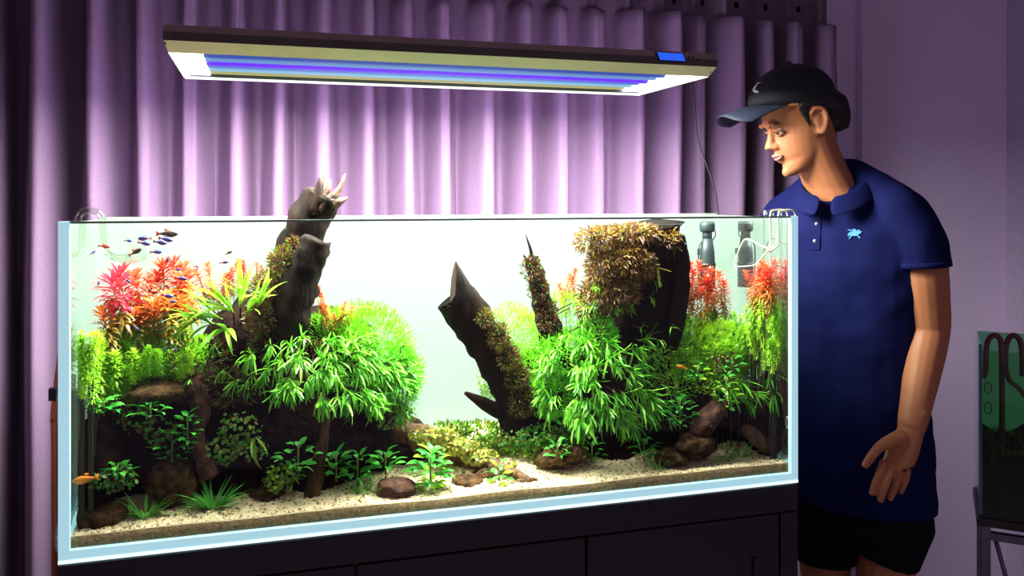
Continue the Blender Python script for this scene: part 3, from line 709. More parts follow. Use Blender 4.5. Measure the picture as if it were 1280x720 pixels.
fluff('moss_clump', [(352, 330, .17, 18, 22, 16), (336, 360, .17, 22, 24, 20), (330, 395, .16, 24, 24, 18), (366, 305, .175, 8, 10, 8)], 3200, .010, .0020, ['b_moss', 'g_moss2', 'b_moss2'], 'brown-olive moss coating the shaded flank of the upright trunk', 'moss', 4, .1, [3, 2, 1])
fluff('moss_clump', [(385, 440, .12, 30, 16, 15), (340, 430, .13, 30, 20, 15)], 900, .010, .0022, ['b_moss', 'g_moss2'], 'dark brown moss at the foot of the snapped stub', 'moss', 14, .1)
fluff('moss_clump', [(605, 398, .135, 12, 12, 10), (622, 420, .135, 15, 16, 12), (634, 445, .14, 16, 18, 14), (645, 470, .145, 16, 18, 14), (652, 500, .15, 18, 22, 14)], 2600, .010, .0022, ['b_moss', 'g_moss2', 'b_moss2'], 'brown and olive moss growing along the driftwood slab', 'moss', 5, .2, [3, 2, 1.4])
fluff('moss_clump', [(664, 335, .175, 13, 15, 10), (672, 360, .175, 13, 20, 10), (684, 395, .175, 14, 22, 12), (694, 430, .18, 16, 20, 12)], 1500, .010, .0022, ['b_moss', 'b_moss2', 'g_moss2'], 'rusty brown moss clinging to the driftwood spike', 'moss', 6, .1, [3, 2, 1])
fluff('moss_clump', [(745, 300, .13, 28, 16, 20), (790, 292, .125, 36, 12, 22), (830, 302, .13, 22, 16, 18), (755, 335, .12, 24, 24, 18), (790, 330, .105, 30, 26, 16), (770, 365, .11, 32, 22, 16), (740, 380, .14, 18, 30, 14)], 6500, .017, .0030, ['b_moss', 'b_moss2', 'g_moss2', 'olive'], 'shaggy rust-brown moss covering the top of the big stump', 'moss', 7, .0, [4, 4, .6, 1.2], 1.0, droop=.2)
fluff('moss_bush', [(905, 430, .20, 50, 40, 30), (950, 440, .17, 40, 45, 30), (870, 445, .19, 30, 35, 25), (905, 470, .17, 60, 26, 28)], 5000, .013, .0028, ['g_stem'], 'feathery green undergrowth among the stem plants beside the stump', 'aquatic plant', 8, .5)
fluff('moss_bush', [(120, 440, .19, 40, 32, 30), (175, 445, .19, 45, 30, 30), (215, 450, .2, 25, 28, 25)], 4000, .013, .0028, ['g_stem'], 'feathery green undergrowth among the stem plants near the lily pipe', 'aquatic plant', 9, .5)
fluff('moss_bush', [(710, 450, .16, 45, 40, 25), (690, 490, .15, 32, 34, 22), (745, 420, .13, 28, 30, 18)], 4200, .010, .0036, ['g_moss', 'g_fern'], 'leafy bright green cushion between the slab and the hanging ferns', 'aquatic plant', 10, .3, [1, 1.2])
fluff('creeping_plant', [(540, 545, .14, 30, 10, 16), (570, 558, .13, 28, 10, 16), (600, 572, .12, 24, 9, 14), (628, 584, .115, 18, 7, 10)], 900, .010, .0075, ['g_gold', 'g_tiny'], 'golden small-leaved creeper along the top of the fallen log', 'aquatic plant', 21, .8, [3, 1.3], shape='round')
fluff('creeping_plant', [(490, 520, .15, 30, 16, 14), (470, 500, .14, 24, 14, 12)], 260, .010, .0075, ['g_tiny', 'b_moss'], 'olive small-leaved creeper at the upper end of the log', 'aquatic plant', 22, .5, [2, 1], shape='round')
fluff('creeping_plant', [(622, 545, .22, 36, 14, 20), (660, 540, .20, 36, 16, 20), (690, 548, .17, 30, 16, 18)], 900, .010, .0065, ['g_tiny', 'g_broad'], 'low green carpet of tiny leaves behind the gravel path', 'aquatic plant', 23, .8, [2, 1], shape='round')
fluff('creeping_plant', [(590, 540, .25, 40, 12, 22), (560, 540, .20, 30, 12, 16), (640, 556, .19, 34, 10, 18), (612, 556, .17, 22, 8, 14)], 1500, .012, .0055, ['g_moss2', 'g_tiny', 'g_moss', 'g_gold'], 'low mossy carpet on the bank behind the fallen log', 'aquatic plant', 30, .9, [2, 2, 1, 1])
fluff('moss_clump', [(250, 440, .17, 40, 22, 20), (230, 480, .17, 36, 16, 18), (290, 480, .15, 36, 26, 18)], 1500, .010, .0024, ['g_moss2', 'b_moss'], 'dark moss fluff added over the rocks as shade below the strap fern', 'moss', 31, .2, [1, 2])  # dark fluff put in for the shade the ferns cast on these rocks
fluff('creeping_plant', [(300, 535, .10, 26, 22, 14), (275, 565, .095, 24, 16, 12), (315, 560, .095, 24, 16, 12)], 380, .012, .0080, ['g_tiny', 'g_broad'], 'small-leaved olive creeper climbing beside the reddish root', 'aquatic plant', 24, .4, [2, 1], shape='round')
fluff('creeping_plant', [(145, 590, .09, 30, 14, 12)], 170, .012, .0075, ['g_tiny', 'g_broad'], 'small olive creeper above the corner rock near the orange fish', 'aquatic plant', 25, .4, [2, 1], shape='round')
fluff('creeping_plant', [(172, 520, .095, 26, 20, 12), (200, 540, .10, 20, 16, 10)], 190, .012, .0075, ['g_tiny', 'g_broad', 'b_moss2'], 'bronze and green creeper under the flat brown rock', 'aquatic plant', 26, .4, [1, 1, 1], shape='round')
fluff('creeping_plant', [(352, 598, .075, 20, 18, 10)], 120, .012, .0080, ['g_tiny', 'g_stem'], 'pale green small-leaved sprig beside the bare branch', 'aquatic plant', 27, .5, [2, 1], shape='round')
fluff('creeping_plant', [(675, 565, .13, 26, 10, 12), (655, 560, .15, 26, 10, 12)], 300, .012, .006, ['g_gold', 'g_tiny', 'g_grass'], 'mixed gold and green sprouts at the gravel path edge', 'aquatic plant', 28, .9, [1, 2, 1])
fluff('creeping_plant', [(905, 455, .09, 20, 16, 10)], 160, .008, .0055, ['b_moss2', 'olive', 'b_moss'], 'brown speckled moss clump below the green stems', 'moss', 29, .2, [1, 1, 2], shape='round')

# ------------------------------------------------------------------ ferns with single leaves
r5 = random.Random(21)
FERN = [blade_mesh('leaf', .046, .0036, dr, M['g_fern'], 5, [.5, .85, 1, 1, .85, .25], .2, tw) for dr, tw in ((.9, .2), (1.5, -.3), (2.1, .3), (.6, 0), (1.2, .6), (-.4, .2))]
STRAP = [blade_mesh('leaf', .092, .0105, dr, M['g_strap'], 6, [.35, .7, 1, 1, .9, .6, .05], .25, tw) for dr, tw in ((.3, .3), (.8, -.3), (1.3, .4), (-.3, .2))]
def fern(px, py, v, d, nl, label, group, s=1.0, spread=.8, leaves=FERN, name='narrow_fern', down=.25):
    c = P(px, py, v); t = thing(name, label, 'fern', c, 0, group); d = Vector(d).normalized()
    MB().tube([(0, .004, 0), d*.008*s], .0022*s, 6).build('rhizome', M['stalk'], t)
    for k in range(nl):
        a = d+Vector((r5.uniform(-1, 1), r5.uniform(-1, 1)*.7, r5.uniform(-1, 1)))*spread
        if a.y > .3: a.y *= -.5
        a.z -= down*.2
        leaf_child(t, r5.choice(leaves), d*r5.uniform(0, .008)*s, a, r5.uniform(-.5, .5), s*r5.uniform(.6, 1.15))
    return t
def fern_field(n, cx, cy, rx, ry, vf, label, group, s=1.0, nl=9, keep=None, dvec=None, **k):
    cnt = 0; tries = 0
    while cnt < n and tries < n*40:
        tries += 1; x = r5.uniform(-1, 1); y = r5.uniform(-1, 1)
        if x*x+y*y > 1: continue
        px, py = cx+x*rx, cy+y*ry
        if keep and not keep(px, py): continue
        d = dvec(px, py) if dvec else (x*.9, -.75, -.1-y*.5)
        fern(px, py, vf(px, py), d, nl, label, group, s*r5.uniform(.85, 1.15), **k); cnt += 1
# left mound
fern_field(56, 425, 462, 95, 45, lambda x, y: .155-.075*math.exp(-((x-400)/80)**2)-.0006*(y-440), 'green narrow-leaved fern drooping from the mound beside the upright trunk', 'drooping ferns on the mound beside the trunk', 1.0, 16,
    dvec=lambda x, y: ((x-390)/110, -.65, .25-(y-440)/70))
fern_field(12, 350, 455, 60, 40, lambda x, y: .105, 'green narrow-leaved fern drooping from the mound beside the upright trunk', 'drooping ferns on the mound beside the trunk', .85, 12, dvec=lambda x, y: ((x-370)/90, -.8, -.15))
fern_field(30, 485, 470, 45, 40, lambda x, y: .15-.0005*(y-440), 'green narrow-leaved fern drooping from the mound beside the upright trunk', 'drooping ferns on the mound beside the trunk', 1.0, 16, dvec=lambda x, y: (.9, -.45, .2-(y-460)/60))
for x, y, v in ((258, 450, .12), (280, 462, .11), (240, 470, .13), (315, 470, .10), (270, 430, .13)):
    fern(x, y, v, (-.3, -.8, -.2), 6, 'small dim fern tuft on the dark rocks below the strap fern', 'fern tufts on the dark rocks below the strap fern', .7)
# right mound
fern_field(56, 755, 475, 82, 62, lambda x, y: .135-.085*math.exp(-((x-755)/55)**2)*math.exp(-((y-490)/70)**2), 'green narrow-leaved fern hanging in the big tuft under the mossy stump', 'hanging ferns under the stump', 1.0, 16,
    dvec=lambda x, y: ((x-755)/70, -.75, .15-(y-440)/90))
fern_field(18, 765, 505, 55, 28, lambda x, y: .06, 'green narrow-leaved fern hanging in the big tuft under the mossy stump', 'hanging ferns under the stump', 1.15, 15, dvec=lambda x, y: ((x-755)/70, -.65, -.5))
fern_field(14, 745, 400, 45, 40, lambda x, y: .10, 'leafy green fern sprig climbing the front of the mossy stump', 'fern sprigs on the stump front', .55, 9, dvec=lambda x, y: ((x-755)/60, -.8, .3))
for x, y in ((812, 372), (818, 352), (800, 410), (822, 425), (838, 410)):
    fern(x, y, .095, (.3, -.8, .1), 5, 'thin pale fern sprig on the bare side of the stump', 'fern sprigs on the stump side', .62)
for x, y in ((805, 470), (825, 480), (840, 470), (815, 500), (830, 520), (845, 440), (862, 450)):
    fern(x, y, .11, (.8, -.6, .0), 8, 'dark green fern spreading sideways under the stump', 'ferns spreading sideways under the stump', 1.0)
for x, y, d in ((925, 478, (.2, -.7, .1)), (930, 500, (.6, -.6, -.1)), (915, 488, (-.1, -.7, 0)), (940, 490, (.8, -.5, -.2)), (975, 470, (.3, -.7, -.5)), (980, 490, (-.3, -.6, -.8))):
    fern(x, y, .055, d, 13, 'narrow fern by the corner below the green stem plants', 'ferns by the corner below green stems', 1.25)
# strap fern
for x, y, d, n in ((292, 392, (-.5, -.3, .9), 7), (278, 400, (-.8, -.4, .5), 6), (300, 385, (.15, -.2, 1), 7), (268, 405, (-.9, -.3, .2), 5), (285, 412, (-.2, -.8, .2), 6), (310, 392, (.2, -.4, .9), 5), (255, 398, (-.8, -.5, .3), 5), (300, 372, (-.1, -.3, 1), 5), (322, 385, (.3, -.4, .9), 4), (262, 385, (-.7, -.2, .8), 5)):
    fern(x, y, .115, d, n, 'tall yellow-green strap-leaved fern between red plants and the trunk', 'strap fern plants', 1.0, .5, STRAP, 'strap_fern', 0)
fern(430, 395, .13, (.9, -.1, .75), 1, 'single pale strap leaf sticking out above the feathery bush', None, .9, .02, STRAP, 'strap_fern', 0)
fern(320, 545, .085, (0, -.4, -.3), 3, 'stray strap fern plantlet hanging in the dark hollow', None, .8, .9, STRAP, 'strap_fern', 0)

# brown and pale long leaves on the stump
t = thing('stump_frond', 'pale serrated frond hanging on the dark stump', 'leaf', P(822, 335, .085))
FR = blade_mesh('leaf', .045, .009, .15, M['g_gold'], 6, [.3, 1, .7, 1, .6, .7, .05], .2)
leaf_child(t, FR, (0, 0, 0), (.05, -.2, -1)); leaf_child(t, FR, (0, 0, 0), (.7, -.3, -.15), 0, .8); leaf_child(t, FR, (0, 0, 0), (-1, -.2, .05), 0, .8)

# ------------------------------------------------------------------ broad-leaved plants
BROAD = [blade_mesh('leaf', .026, .0135, dr, M['g_broad'], 5, [.25, .85, 1, .85, .55, .05], .25, 0) for dr in (.3, .7, 1.1)]
BRIGHT = [blade_mesh('leaf', .026, .0135, dr, M['g_stem'] if i == 0 else M['g_broad'], 5, [.25, .85, 1, .85, .55, .05], .25, 0) for i, dr in enumerate((.5, .7, 1.0))]
def broad(px, py, v, n, label, s=1.0, hpx=40, wpx=25, ms=BROAD, group=None):
    c = P(px, py+hpx*.5, v); t = thing('broadleaf_plant', label, 'aquatic plant', c, 0, group); k = 1/ppm(px, v)
    MB().tube([(0, 0, -.006), (0, 0, hpx*k*.9)], .0018, 6).build('stem', M['stalk'], t)
    n = int(n*1.9)
    for i in range(n):
        a = i*2.4; f = i/max(1, n-1); z = hpx*k*(.10+.85*f); rr = wpx*k*(.15+.55*math.sin(PI*min(1, f*1.05)))*r5.uniform(.5, 1)
        p = Vector((math.cos(a)*rr, math.sin(a)*rr*.6-.003, z+r5.uniform(-.003, .003))); leaf_child(t, r5.choice(ms), p, (math.cos(a), math.sin(a)*.8-.3, .25+.5*f), r5.uniform(-.4, .4), 1.02*s*r5.uniform(.7, 1.15))
    return t
broad(540, 590, .045, 30, 'bushy bright broad-leaved plant standing on the gravel before the log', 1.0, 56, 32, BRIGHT)
broad(620, 588, .08, 9, 'small bright broad-leaved sprout at the gravel end of the log', .85, 26, 20, BRIGHT)
broad(447, 582, .09, 16, 'dark green broad-leaved plant behind the small grass tuft', .95, 36, 30)
broad(420, 580, .095, 14, 'dark green broad-leaved plant beside the bare branch', .95, 34, 30)
broad(482, 576, .085, 9, 'short broad-leaved plant behind the round reddish rock', .95, 22, 24)
broad(130, 508, .065, 10, 'star-shaped broad-leaved plant hanging before the dark corner rocks', 1.1, 16, 20)
broad(215, 560, .085, 18, 'leafy green plant clinging to the brown lava rock', .8, 44, 30)
broad(235, 535, .085, 16, 'leafy green plant climbing beside the reddish root', .8, 44, 20)
broad(150, 612, .07, 10, 'low broad-leaved plant on the dark corner rock', .85, 22, 24)
broad(372, 565, .10, 14, 'shaded broad-leaved plant deep in the hollow beside the bare branch', .85, 36, 34)
broad(365, 590, .09, 8, 'small shaded broad-leaved sprig low in the hollow', .7, 20, 16)
broad(190, 508, .085, 9, 'dim broad-leaved plant on the flat brown rock', .85, 18, 26)
broad(908, 508, .05, 22, 'round-leaved green plant above the slanting red slab', .75, 54, 22, BRIGHT)
broad(850, 515, .065, 20, 'round-leaved green plant beneath the sideways ferns', .75, 40, 28)
broad(805, 560, .07, 10, 'dim broad-leaved plant in the shade by the gravel', .95, 24, 26)
broad(872, 465, .07, 9, 'small leafy plant beside the orange fish under the stump', .8, 22, 18, BRIGHT)
broad(915, 455, .07, 6, 'round-leaved sprig below the speckled moss clump', .9, 20, 12)
for x, y, v in ((668, 548, .13), (690, 556, .11), (712, 545, .12), (735, 560, .10), (705, 530, .14), (725, 540, .12)):
    broad(x, y, v, 9, 'dark green broad-leaved plant on the shaded bank under the hanging ferns', .7, 22, 20, group='broad-leaved plants on the shaded bank')

# ------------------------------------------------------------------ grass tufts
GR = [blade_mesh('leaf', .062, .0056, dr, M['g_grass'], 5, [.7, 1, .9, .7, .45, .03], .3, 0) for dr in (.15, .4, .8)]
def tuft(px, py, v, n, label, s=1.0):
    c = G(px, v, -.003); t = thing('grass_tuft', label, 'grass tuft', c)
    MB().ball((0, 0, .002), (.005*s, .004*s, .005*s), 8, 5).build('crown', M['stalk'], t)
    for i in range(n):
        a = i*2.4+r5.uniform(-.3, .3); e = r5.uniform(.35, 2.2); leaf_child(t, r5.choice(GR), (math.cos(a)*.010*s, math.sin(a)*.004*s, .002), (math.cos(a)*1.15, math.sin(a)*.55, e), r5.uniform(-.3, .3), s*r5.uniform(.75, 1.2))
tuft(181, 640, .048, 36, 'low green grass tuft on gravel before the brown lava rock', .80)
tuft(265, 628, .060, 44, 'largest bushy grass tuft on gravel beside the brown lava rock', 1.05)
tuft(455, 612, .06, 18, 'dark grass tuft on gravel before the broad-leaved plants', .70)
tuft(826, 588, .030, 12, 'tiny grass tuft at the gravel edge under the stump', .6)
tuft(905, 573, .045, 14, 'small grass tuft on gravel beside the rough brown rock', .65)
tuft(930, 565, .05, 18, 'grass tuft leaning against the long tan slab', .85)

# ------------------------------------------------------------------ keep every plant inside the glass
def contain():
    bpy.context.view_layer.update()
    for o in list(COL.objects):
        if o.parent or o.get('category') not in ('fern', 'aquatic plant', 'grass tuft', 'moss', 'leaf'): continue
        lo = [9, 9]; hi = [-9, -9]
        for c in ([o]+list(o.children)):
            if c.type != 'MESH': continue
            mw = (o.matrix_basis @ c.matrix_basis) if c is not o else o.matrix_basis
            for v in c.data.vertices:
                q = mw @ v.co
                for k in (0, 1): lo[k] = min(lo[k], q[k]); hi[k] = max(hi[k], q[k])
        dy = max(0, .0125-lo[1]); dy = dy if dy else min(0, BK-.0125-hi[1])
        dx = max(0, -.7305-lo[0]); dx = dx if dx else min(0, .7305-hi[0])
        o.location.x += dx; o.location.y += dy
contain()
# ------------------------------------------------------------------ root every plant on what carries it
def settle():
    from mathutils.bvhtree import BVHTree
    WOODY = ('driftwood', 'branch', 'root', 'log', 'wood chip', 'stump', 'rock')
    solids = []; AV = []; AF = []
    for o in list(COL.objects):
        if o.parent or not (o.get('category') in WOODY or o.name.startswith('sand_bed')): continue
        V = []; Fs = []
        for c in [o]+list(o.children):
            if c.type != 'MESH': continue
            mw = (o.matrix_basis @ c.matrix_basis) if c is not o else o.matrix_basis; b0 = len(V)
            V += [mw @ v.co for v in c.data.vertices]; Fs += [tuple(b0+i for i in p.vertices) for p in c.data.polygons]
        b0 = len(AV); AV += V; AF += [tuple(b0+i for i in f) for f in Fs]
        if o.name.startswith('sand_bed'): continue
        lo = [min(v[k] for v in V) for k in range(3)]; hi = [max(v[k] for v in V) for k in range(3)]; solids.append((lo, hi, BVHTree.FromPolygons(V, Fs)))
    S = BVHTree.FromPolygons(AV, AF); up = Vector((.012, .017, 1)).normalized(); dn = Vector((0, 0, -1))
    def inside(p):
        if p.z < sand_h(p.x, p.y): return True
        for lo, hi, bv in solids:
            if not all(lo[k] <= p[k] <= hi[k] for k in range(3)): continue
            n = 0; q = p.copy()
            for _ in range(24):
                h = bv.ray_cast(q, up)
                if h[0] is None: break
                n += 1; q = h[0]+up*1e-5
            if n % 2: return True
        return False
    def pts(o, k=26):
        out = []
        for c in [o]+list(o.children):
            if c.type != 'MESH' or c.name.startswith(('stem', 'rhizome')): continue
            mw = (o.matrix_basis @ c.matrix_basis) if c is not o else o.matrix_basis; vs = c.data.vertices; n = len(vs)
            st = max(1, n//(k if c is o or len(o.children) < 4 else 4)); out += [mw @ vs[i].co for i in range(0, n, st)]
        return out
    unit = MB().tube([(0, 0, 0), (0, 0, -.5), (0, 0, -1)], 1, 6).mesh('stem', M['low_stalk'])
    rhiz = MB().tube([(0, 0, 0), (0, 0, -.5), (0, 0, -1)], 1, 6).mesh('rhizome', M['wood_mid'])
    def stalk(o, a, b, r, name='stem'):                  # a thin stalk between two world points, a part of plant o
        d = b-a; L = d.length
        if L < .002: return
        R = (-d).to_track_quat('Z', 'Y').to_matrix().to_4x4()
        W = Matrix.Translation(a) @ R @ Matrix.Diagonal((r, r, L, 1)); st = obj(name, rhiz if name == 'rhizome' else unit, o); st.matrix_basis = o.matrix_basis.inverted() @ W
    for o in list(COL.objects):
        if o.parent: continue
        cat = o.get('category')
        if cat not in ('fern', 'aquatic plant', 'grass tuft', 'moss', 'leaf'): continue
        if 'stem_plant' in o.name:
            base = o.location.copy(); H = .14 if o.name.startswith('green') else None
            fo = [c for c in o.children if c.name.startswith('foliage')][0]
            zt = max((o.matrix_basis @ v.co).z for v in fo.data.vertices); top = Vector((base.x, base.y, zt-.012))
            for _ in range(8):
                if inside(top): top.y -= .010; o.location.y -= .010
                else: break
            if o.location.y < .035: o.location.y = top.y = .035
            h = S.ray_cast(top, dn); base = o.location
            if h[0] is None: continue
            gz = h[0].z-.003
            if gz > base.z:                               # stand it on the rock instead of inside it
                k = min(1, max(.62, (zt-gz)/(zt-base.z))); o.location.z = gz; o.scale = o.scale*k
            else: stalk(o, base.copy()+Vector((0, 0, .004)), Vector((base.x, base.y, gz)), .0009)
            continue
        lim = .0125
        for _ in range(14):                               # bring buried leaves out in front of the rock
            q = pts(o); fr = sum(inside(p) for p in q)/max(1, len(q))
            if fr < (.30 if cat in ('moss', 'grass tuft') or o.type == 'MESH' else .12): break
            if min(p.y for p in q) > lim+.006: o.location.y -= .006
            elif cat == 'grass tuft': break
            else: o.location.z += .006
        q = pts(o); a = o.location.copy()
        if o.type == 'MESH':
            j = min(range(len(q)), key=lambda k: S.find_nearest(q[k])[3]); a = q[j]
            if S.find_nearest(a)[3] < .008: continue
        if inside(a): continue
        nr = S.find_nearest(a); best = nr[0] if nr[3] < .012 else None; bl = 9
        if best is None:                                  # reach back or down to the wood, rock or sand behind the leaves
            for d in ((0, 1, 0), (0, 1, -.6), (0, .5, -1), (0, 0, -1), (.25, 1, -.4), (-.25, 1, -.4)):
                h = S.ray_cast(a, Vector(d).normalized())
                if h[0] is not None and h[3] < bl: best, bl = h[0], h[3]
            if best is None: best = nr[0]
        stalk(o, a, best+(best-a).normalized()*.003, .0013 if cat == 'fern' else .0012, 'rhizome' if cat == 'fern' else 'stem')
settle()
contain()
# ------------------------------------------------------------------ fish
def fish_meshes(kind):
    n = 9; prof = [.02, .10, .155, .18, .175, .15, .11, .07, .045]; rings = []
    for i, r in enumerate(prof):
        x = .5-i/(n-1)*.82
        rings.append([Vector((x, r*.5*math.cos(2*PI*k/10), r*(.85 if math.sin(2*PI*k/10) > 0 else 1.0)*math.sin(2*PI*k/10))) for k in range(10)])
    b = MB().loft(rings)
    if kind == 'neon':
        for q, f in enumerate(b.f):
            zc = sum(b.v[i][2] for i in f)/len(f); xc = sum(b.v[i][0] for i in f)/len(f)
            b.mi[q] = 1 if (zc < -.02 and xc < .15) else 0
        mats = [M['f_blue'], M['f_red']]; tail = M['f_red']; fin = M['f_fin']
    elif kind == 'redtail': mats = [M['f_dark']]; tail = M['f_red']; fin = M['f_red']
    elif kind == 'red': mats = [M['f_red']]; tail = M['f_red']; fin = M['f_red']
    else: mats = [M['f_orange']]; tail = M['f_orange']; fin = M['f_orange']
    t = MB().prism([(-.30, .03), (-.50, .14), (-.46, 0), (-.50, -.14), (-.30, -.03)], -.008, .008).mesh('tail_fin', tail)
    d = MB().prism([(.08, .14), (-.02, .24), (-.14, .20), (-.12, .12)], -.006, .006).mesh('dorsal_fin', fin)
    e = MB().ball((.36, -.052, .03), .022, 8, 6).ball((.36, .052, .03), .022, 8, 6).mesh('eyes', M['eye'])
    return b.mesh('body', mats), t, d, e
FM = {k: fish_meshes(k) for k in ('neon', 'redtail', 'red', 'orange')}
def fish(px, py, v, lpx, ang, kind, label, group=None, face=1):
    t = thing('fish', label, 'fish', P(px, py, v), 0, group); s = 1.15*lpx/ppm(px, v); t.scale = (s, s, s)
    t.rotation_euler = (0, -math.radians(ang), (0 if face > 0 else PI)-YAW*.5)
    for nm, me in zip(('body', 'tail_fin', 'dorsal_fin', 'eyes'), FM[kind]): obj(nm, me, t)
r6 = random.Random(4)
for (x, y, l, a, f) in ((160, 301, 9, -3, 1), (181, 298, 15, -2, -1), (180, 304, 14, -10, 1), (207, 299, 16, -12, 1), (200, 303, 15, -10, 1), (195, 315, 13, 0, 1)):
    fish(x, y, .10+r6.uniform(-.03, .05), l, a, 'neon', 'tiny blue and red tetra swimming in the school over the red plants', 'tetras schooling in open water', f)
for (x, y, l, a, f) in ((209, 327, 9, 70, 1), (159, 351, 8, -30, 1), (222, 337, 8, 0, 1), (226, 348, 14, -8, 1), (245, 333, 6, -10, 1), (209, 370, 14, -8, 1), (218, 377, 10, -5, -1), (280, 328, 10, 10, 1), (170, 410, 9, -40, 1), (123, 355, 7, 80, 1)):
    fish(x, y, .075+r6.uniform(-.01, .02), l, a, 'neon', 'tiny blue tetra passing right before the red and orange plants', 'tetras among the red plants', f)
fish(209, 292, .11, 24, 0, 'redtail', 'dark fish with a bright red tail just under the water surface')
fish(130, 308, .12, 13, -8, 'red', 'small red fish beside the lily pipe')
fish(169, 315, .09, 16, 30, 'redtail', 'dark reddish fish pointing upward below the tetra school')
fish(286, 316, .10, 9, 28, 'redtail', 'tiny dark fish near the scarlet stems by the trunk')
fish(116, 316, .10, 7, 35, 'neon', 'tiny lone tetra by the side glass')
fish(107, 599, .022, 28, -8, 'orange', 'bright orange fish near the gravel at the glass corner', None, -1)
fish(852, 459, .055, 13, 20, 'orange', 'small orange fish under the stump by the leafy plant', None, -1)

# ------------------------------------------------------------------ equipment in and on the tank
def make_pump():
    v = .285; c = P(884, 282, v); k = 1/ppm(884, v)
    t = thing('filter_pump', 'dark grey inner pump on the back glass near the corner', 'pump', P(884, 360, v))
    o = Vector(t.location)
    zz = lambda py: P(884, py, v).z-o.z
    def lo(r, z): return (r*k, z)
    MB().lathe([lo(8, zz(290)), lo(9.5, zz(287)), lo(9.5, zz(279)), lo(8, zz(277))], 18).build('pump_head', M['pump'], t)
    MB().lathe([lo(6, zz(300)), lo(6, zz(286))], 16).build('neck', M['pump'], t)
    MB().lathe([lo(10, 0), lo(10, zz(338)), lo(9, zz(315)), lo(6.4, zz(298))], 18).build('motor_body', M['pump'], t)
    MB().lathe([lo(10.6, zz(333)), lo(10.6, zz(329))], 18).build('collar', M['black'], t)
    MB().tube(smoothpath([(9*k, 0, zz(284)), (11*k, -.003, zz(293)), (8*k, -.004, zz(298)), (6*k, -.002, zz(302))], 10), .0014, 6).build('cable', M['cable'], t)
    MB().tube(smoothpath([(-8*k, 0, zz(303)), (-12*k, -.003, zz(308)), (-13*k, -.002, zz(330)), (-12*k, 0, zz(356))], 12), .0016, 6).build('cable', M['cable'], t)
    MB().box((-.006, .004, zz(320)), (.006, BK-.009-v, zz(312))).build('bracket', M['pump'], t, False)
make_pump()
# lily pipe hooked over the side pane
t = thing('lily_pipe', 'clear glass lily pipe arched over the corner rim', 'glass pipe', (-.72, .25, TH-.10))
o_ = Vector(t.location); W3 = lambda *p: Vector(p)-o_
MB().tube(smoothpath([W3(-.705, .24, TH-.075), W3(-.716, .25, TH-.06), W3(-.719, .25, TH-.02), W3(-.722, .25, TH+.006), W3(-.742, .25, TH+.016), W3(-.762, .25, TH+.006), W3(-.765, .25, TH-.03)], 26), .0065, 12, caps=False).build('bent_tube', M['clear'], t)
b = MB(); b.tube(smoothpath([W3(-.706, .24, TH-.074), W3(-.69, .235, TH-.082), W3(-.665, .23, TH-.082), W3(-.65, .22, TH-.07)], 14), lerpl([.0065, .008, .013, .022], 14), 14, caps=False)
b.build('flared_outlet', M['clear'], t)
t = thing('filter_hose', 'brown translucent hose hanging outside the aquarium corner', 'hose', (-.768, .05, 0))
o_ = Vector(t.location)
MB().tube(smoothpath([W3(-.765, .25, TH-.028), W3(-.768, .2, TH-.10), W3(-.769, .10, P(66, 470, .05).z), W3(-.768, .055, P(66, 520, .05).z), W3(-.766, .05, P(66, 560, .05).z), W3(-.766, .06, .60), W3(-.766, .10, .0)], 30), .006, 10).build('hose_tube', M['amber'], t)
MB().box((-.006, -.008, P(66, 500, .05).z), (.006, .008, P(66, 485, .05).z)).build('hose_clip', M['black'], t, False)
# thin glass tubes over the other side pane
for i, (px, dep) in enumerate(((955, 470), (963, 440), (973, 308))):
    ui = .715; v = vfor(px, ui); nm = ('long clear intake tube hooked over the rim beside the person', 'thin clear tube between the two other tubes on the rim', 'short curved clear tube nearest the rim corner by the person')[i]
    t = thing('glass_tube', nm, 'glass tube', (ui, v, P(px, dep, v).z)); o_ = Vector(t.location)
    pts = [W3(ui, v, P(px, dep, v).z), W3(ui, v, TH-.06), W3(ui, v, TH+.002), W3(ui+.012, v, TH+.012), W3(.75+.006, v, TH+.010), W3(.75+.012, v, TH-.02), W3(.75+.012, v, TH-.08)]
    if i == 2: pts = [W3(ui-.03, v-.01, P(px, 314, v).z), W3(ui-.012, v, P(px, 311, v).z)]+pts[1:]
    MB().tube(smoothpath(pts, 30), .0022, 10, caps=False).build('tube', M['tubing'] if i else M['clear'], t)
    MB().ball(W3(ui+.004, v, TH+.006), (.006, .006, .007), 10, 7).build('joint', M['clear'], t)
va = .12
t = thing('airline_tubing', 'loop of pale airline tubing floating before the pump reflection', 'tubing', P(945, 320, va)); o_ = Vector(t.location)
MB().tube(smoothpath([P(x, y, max(.022, min(va+dv, vfor(x, .702))))-o_ for x, y, dv in ((971, 290, -.06), (970, 304, -.06), (960, 310, -.05), (945, 304, -.02), (932, 299, .02), (924, 312, .05), (919, 331, .06), (930, 333, .04), (945, 330, .0), (957, 316, -.03), (965, 310, -.045))], 50), .0016, 8).build('loop', M['tubing'], t)
for x, y, lab in ((973, 328, 'small glass bubble counter hanging by the red plant at the pane'), (973, 345, 'lower glass bubble counter hanging by the red plant at the pane')):
    t = thing('bubble_counter', lab, 'bubble counter', P(x, y, vfor(x, .724))); k = .8/ppm(x, .05)
    MB().lathe([(1*k, 7*k), (3.6*k, 5*k), (3.6*k, -4*k), (1*k, -6*k)], 12).build('bulb', M['clear'], t); MB().tube([(0, 0, 6*k), (0, 0, 9*k)], .0012, 6).build('spout', M['tubing'], t)
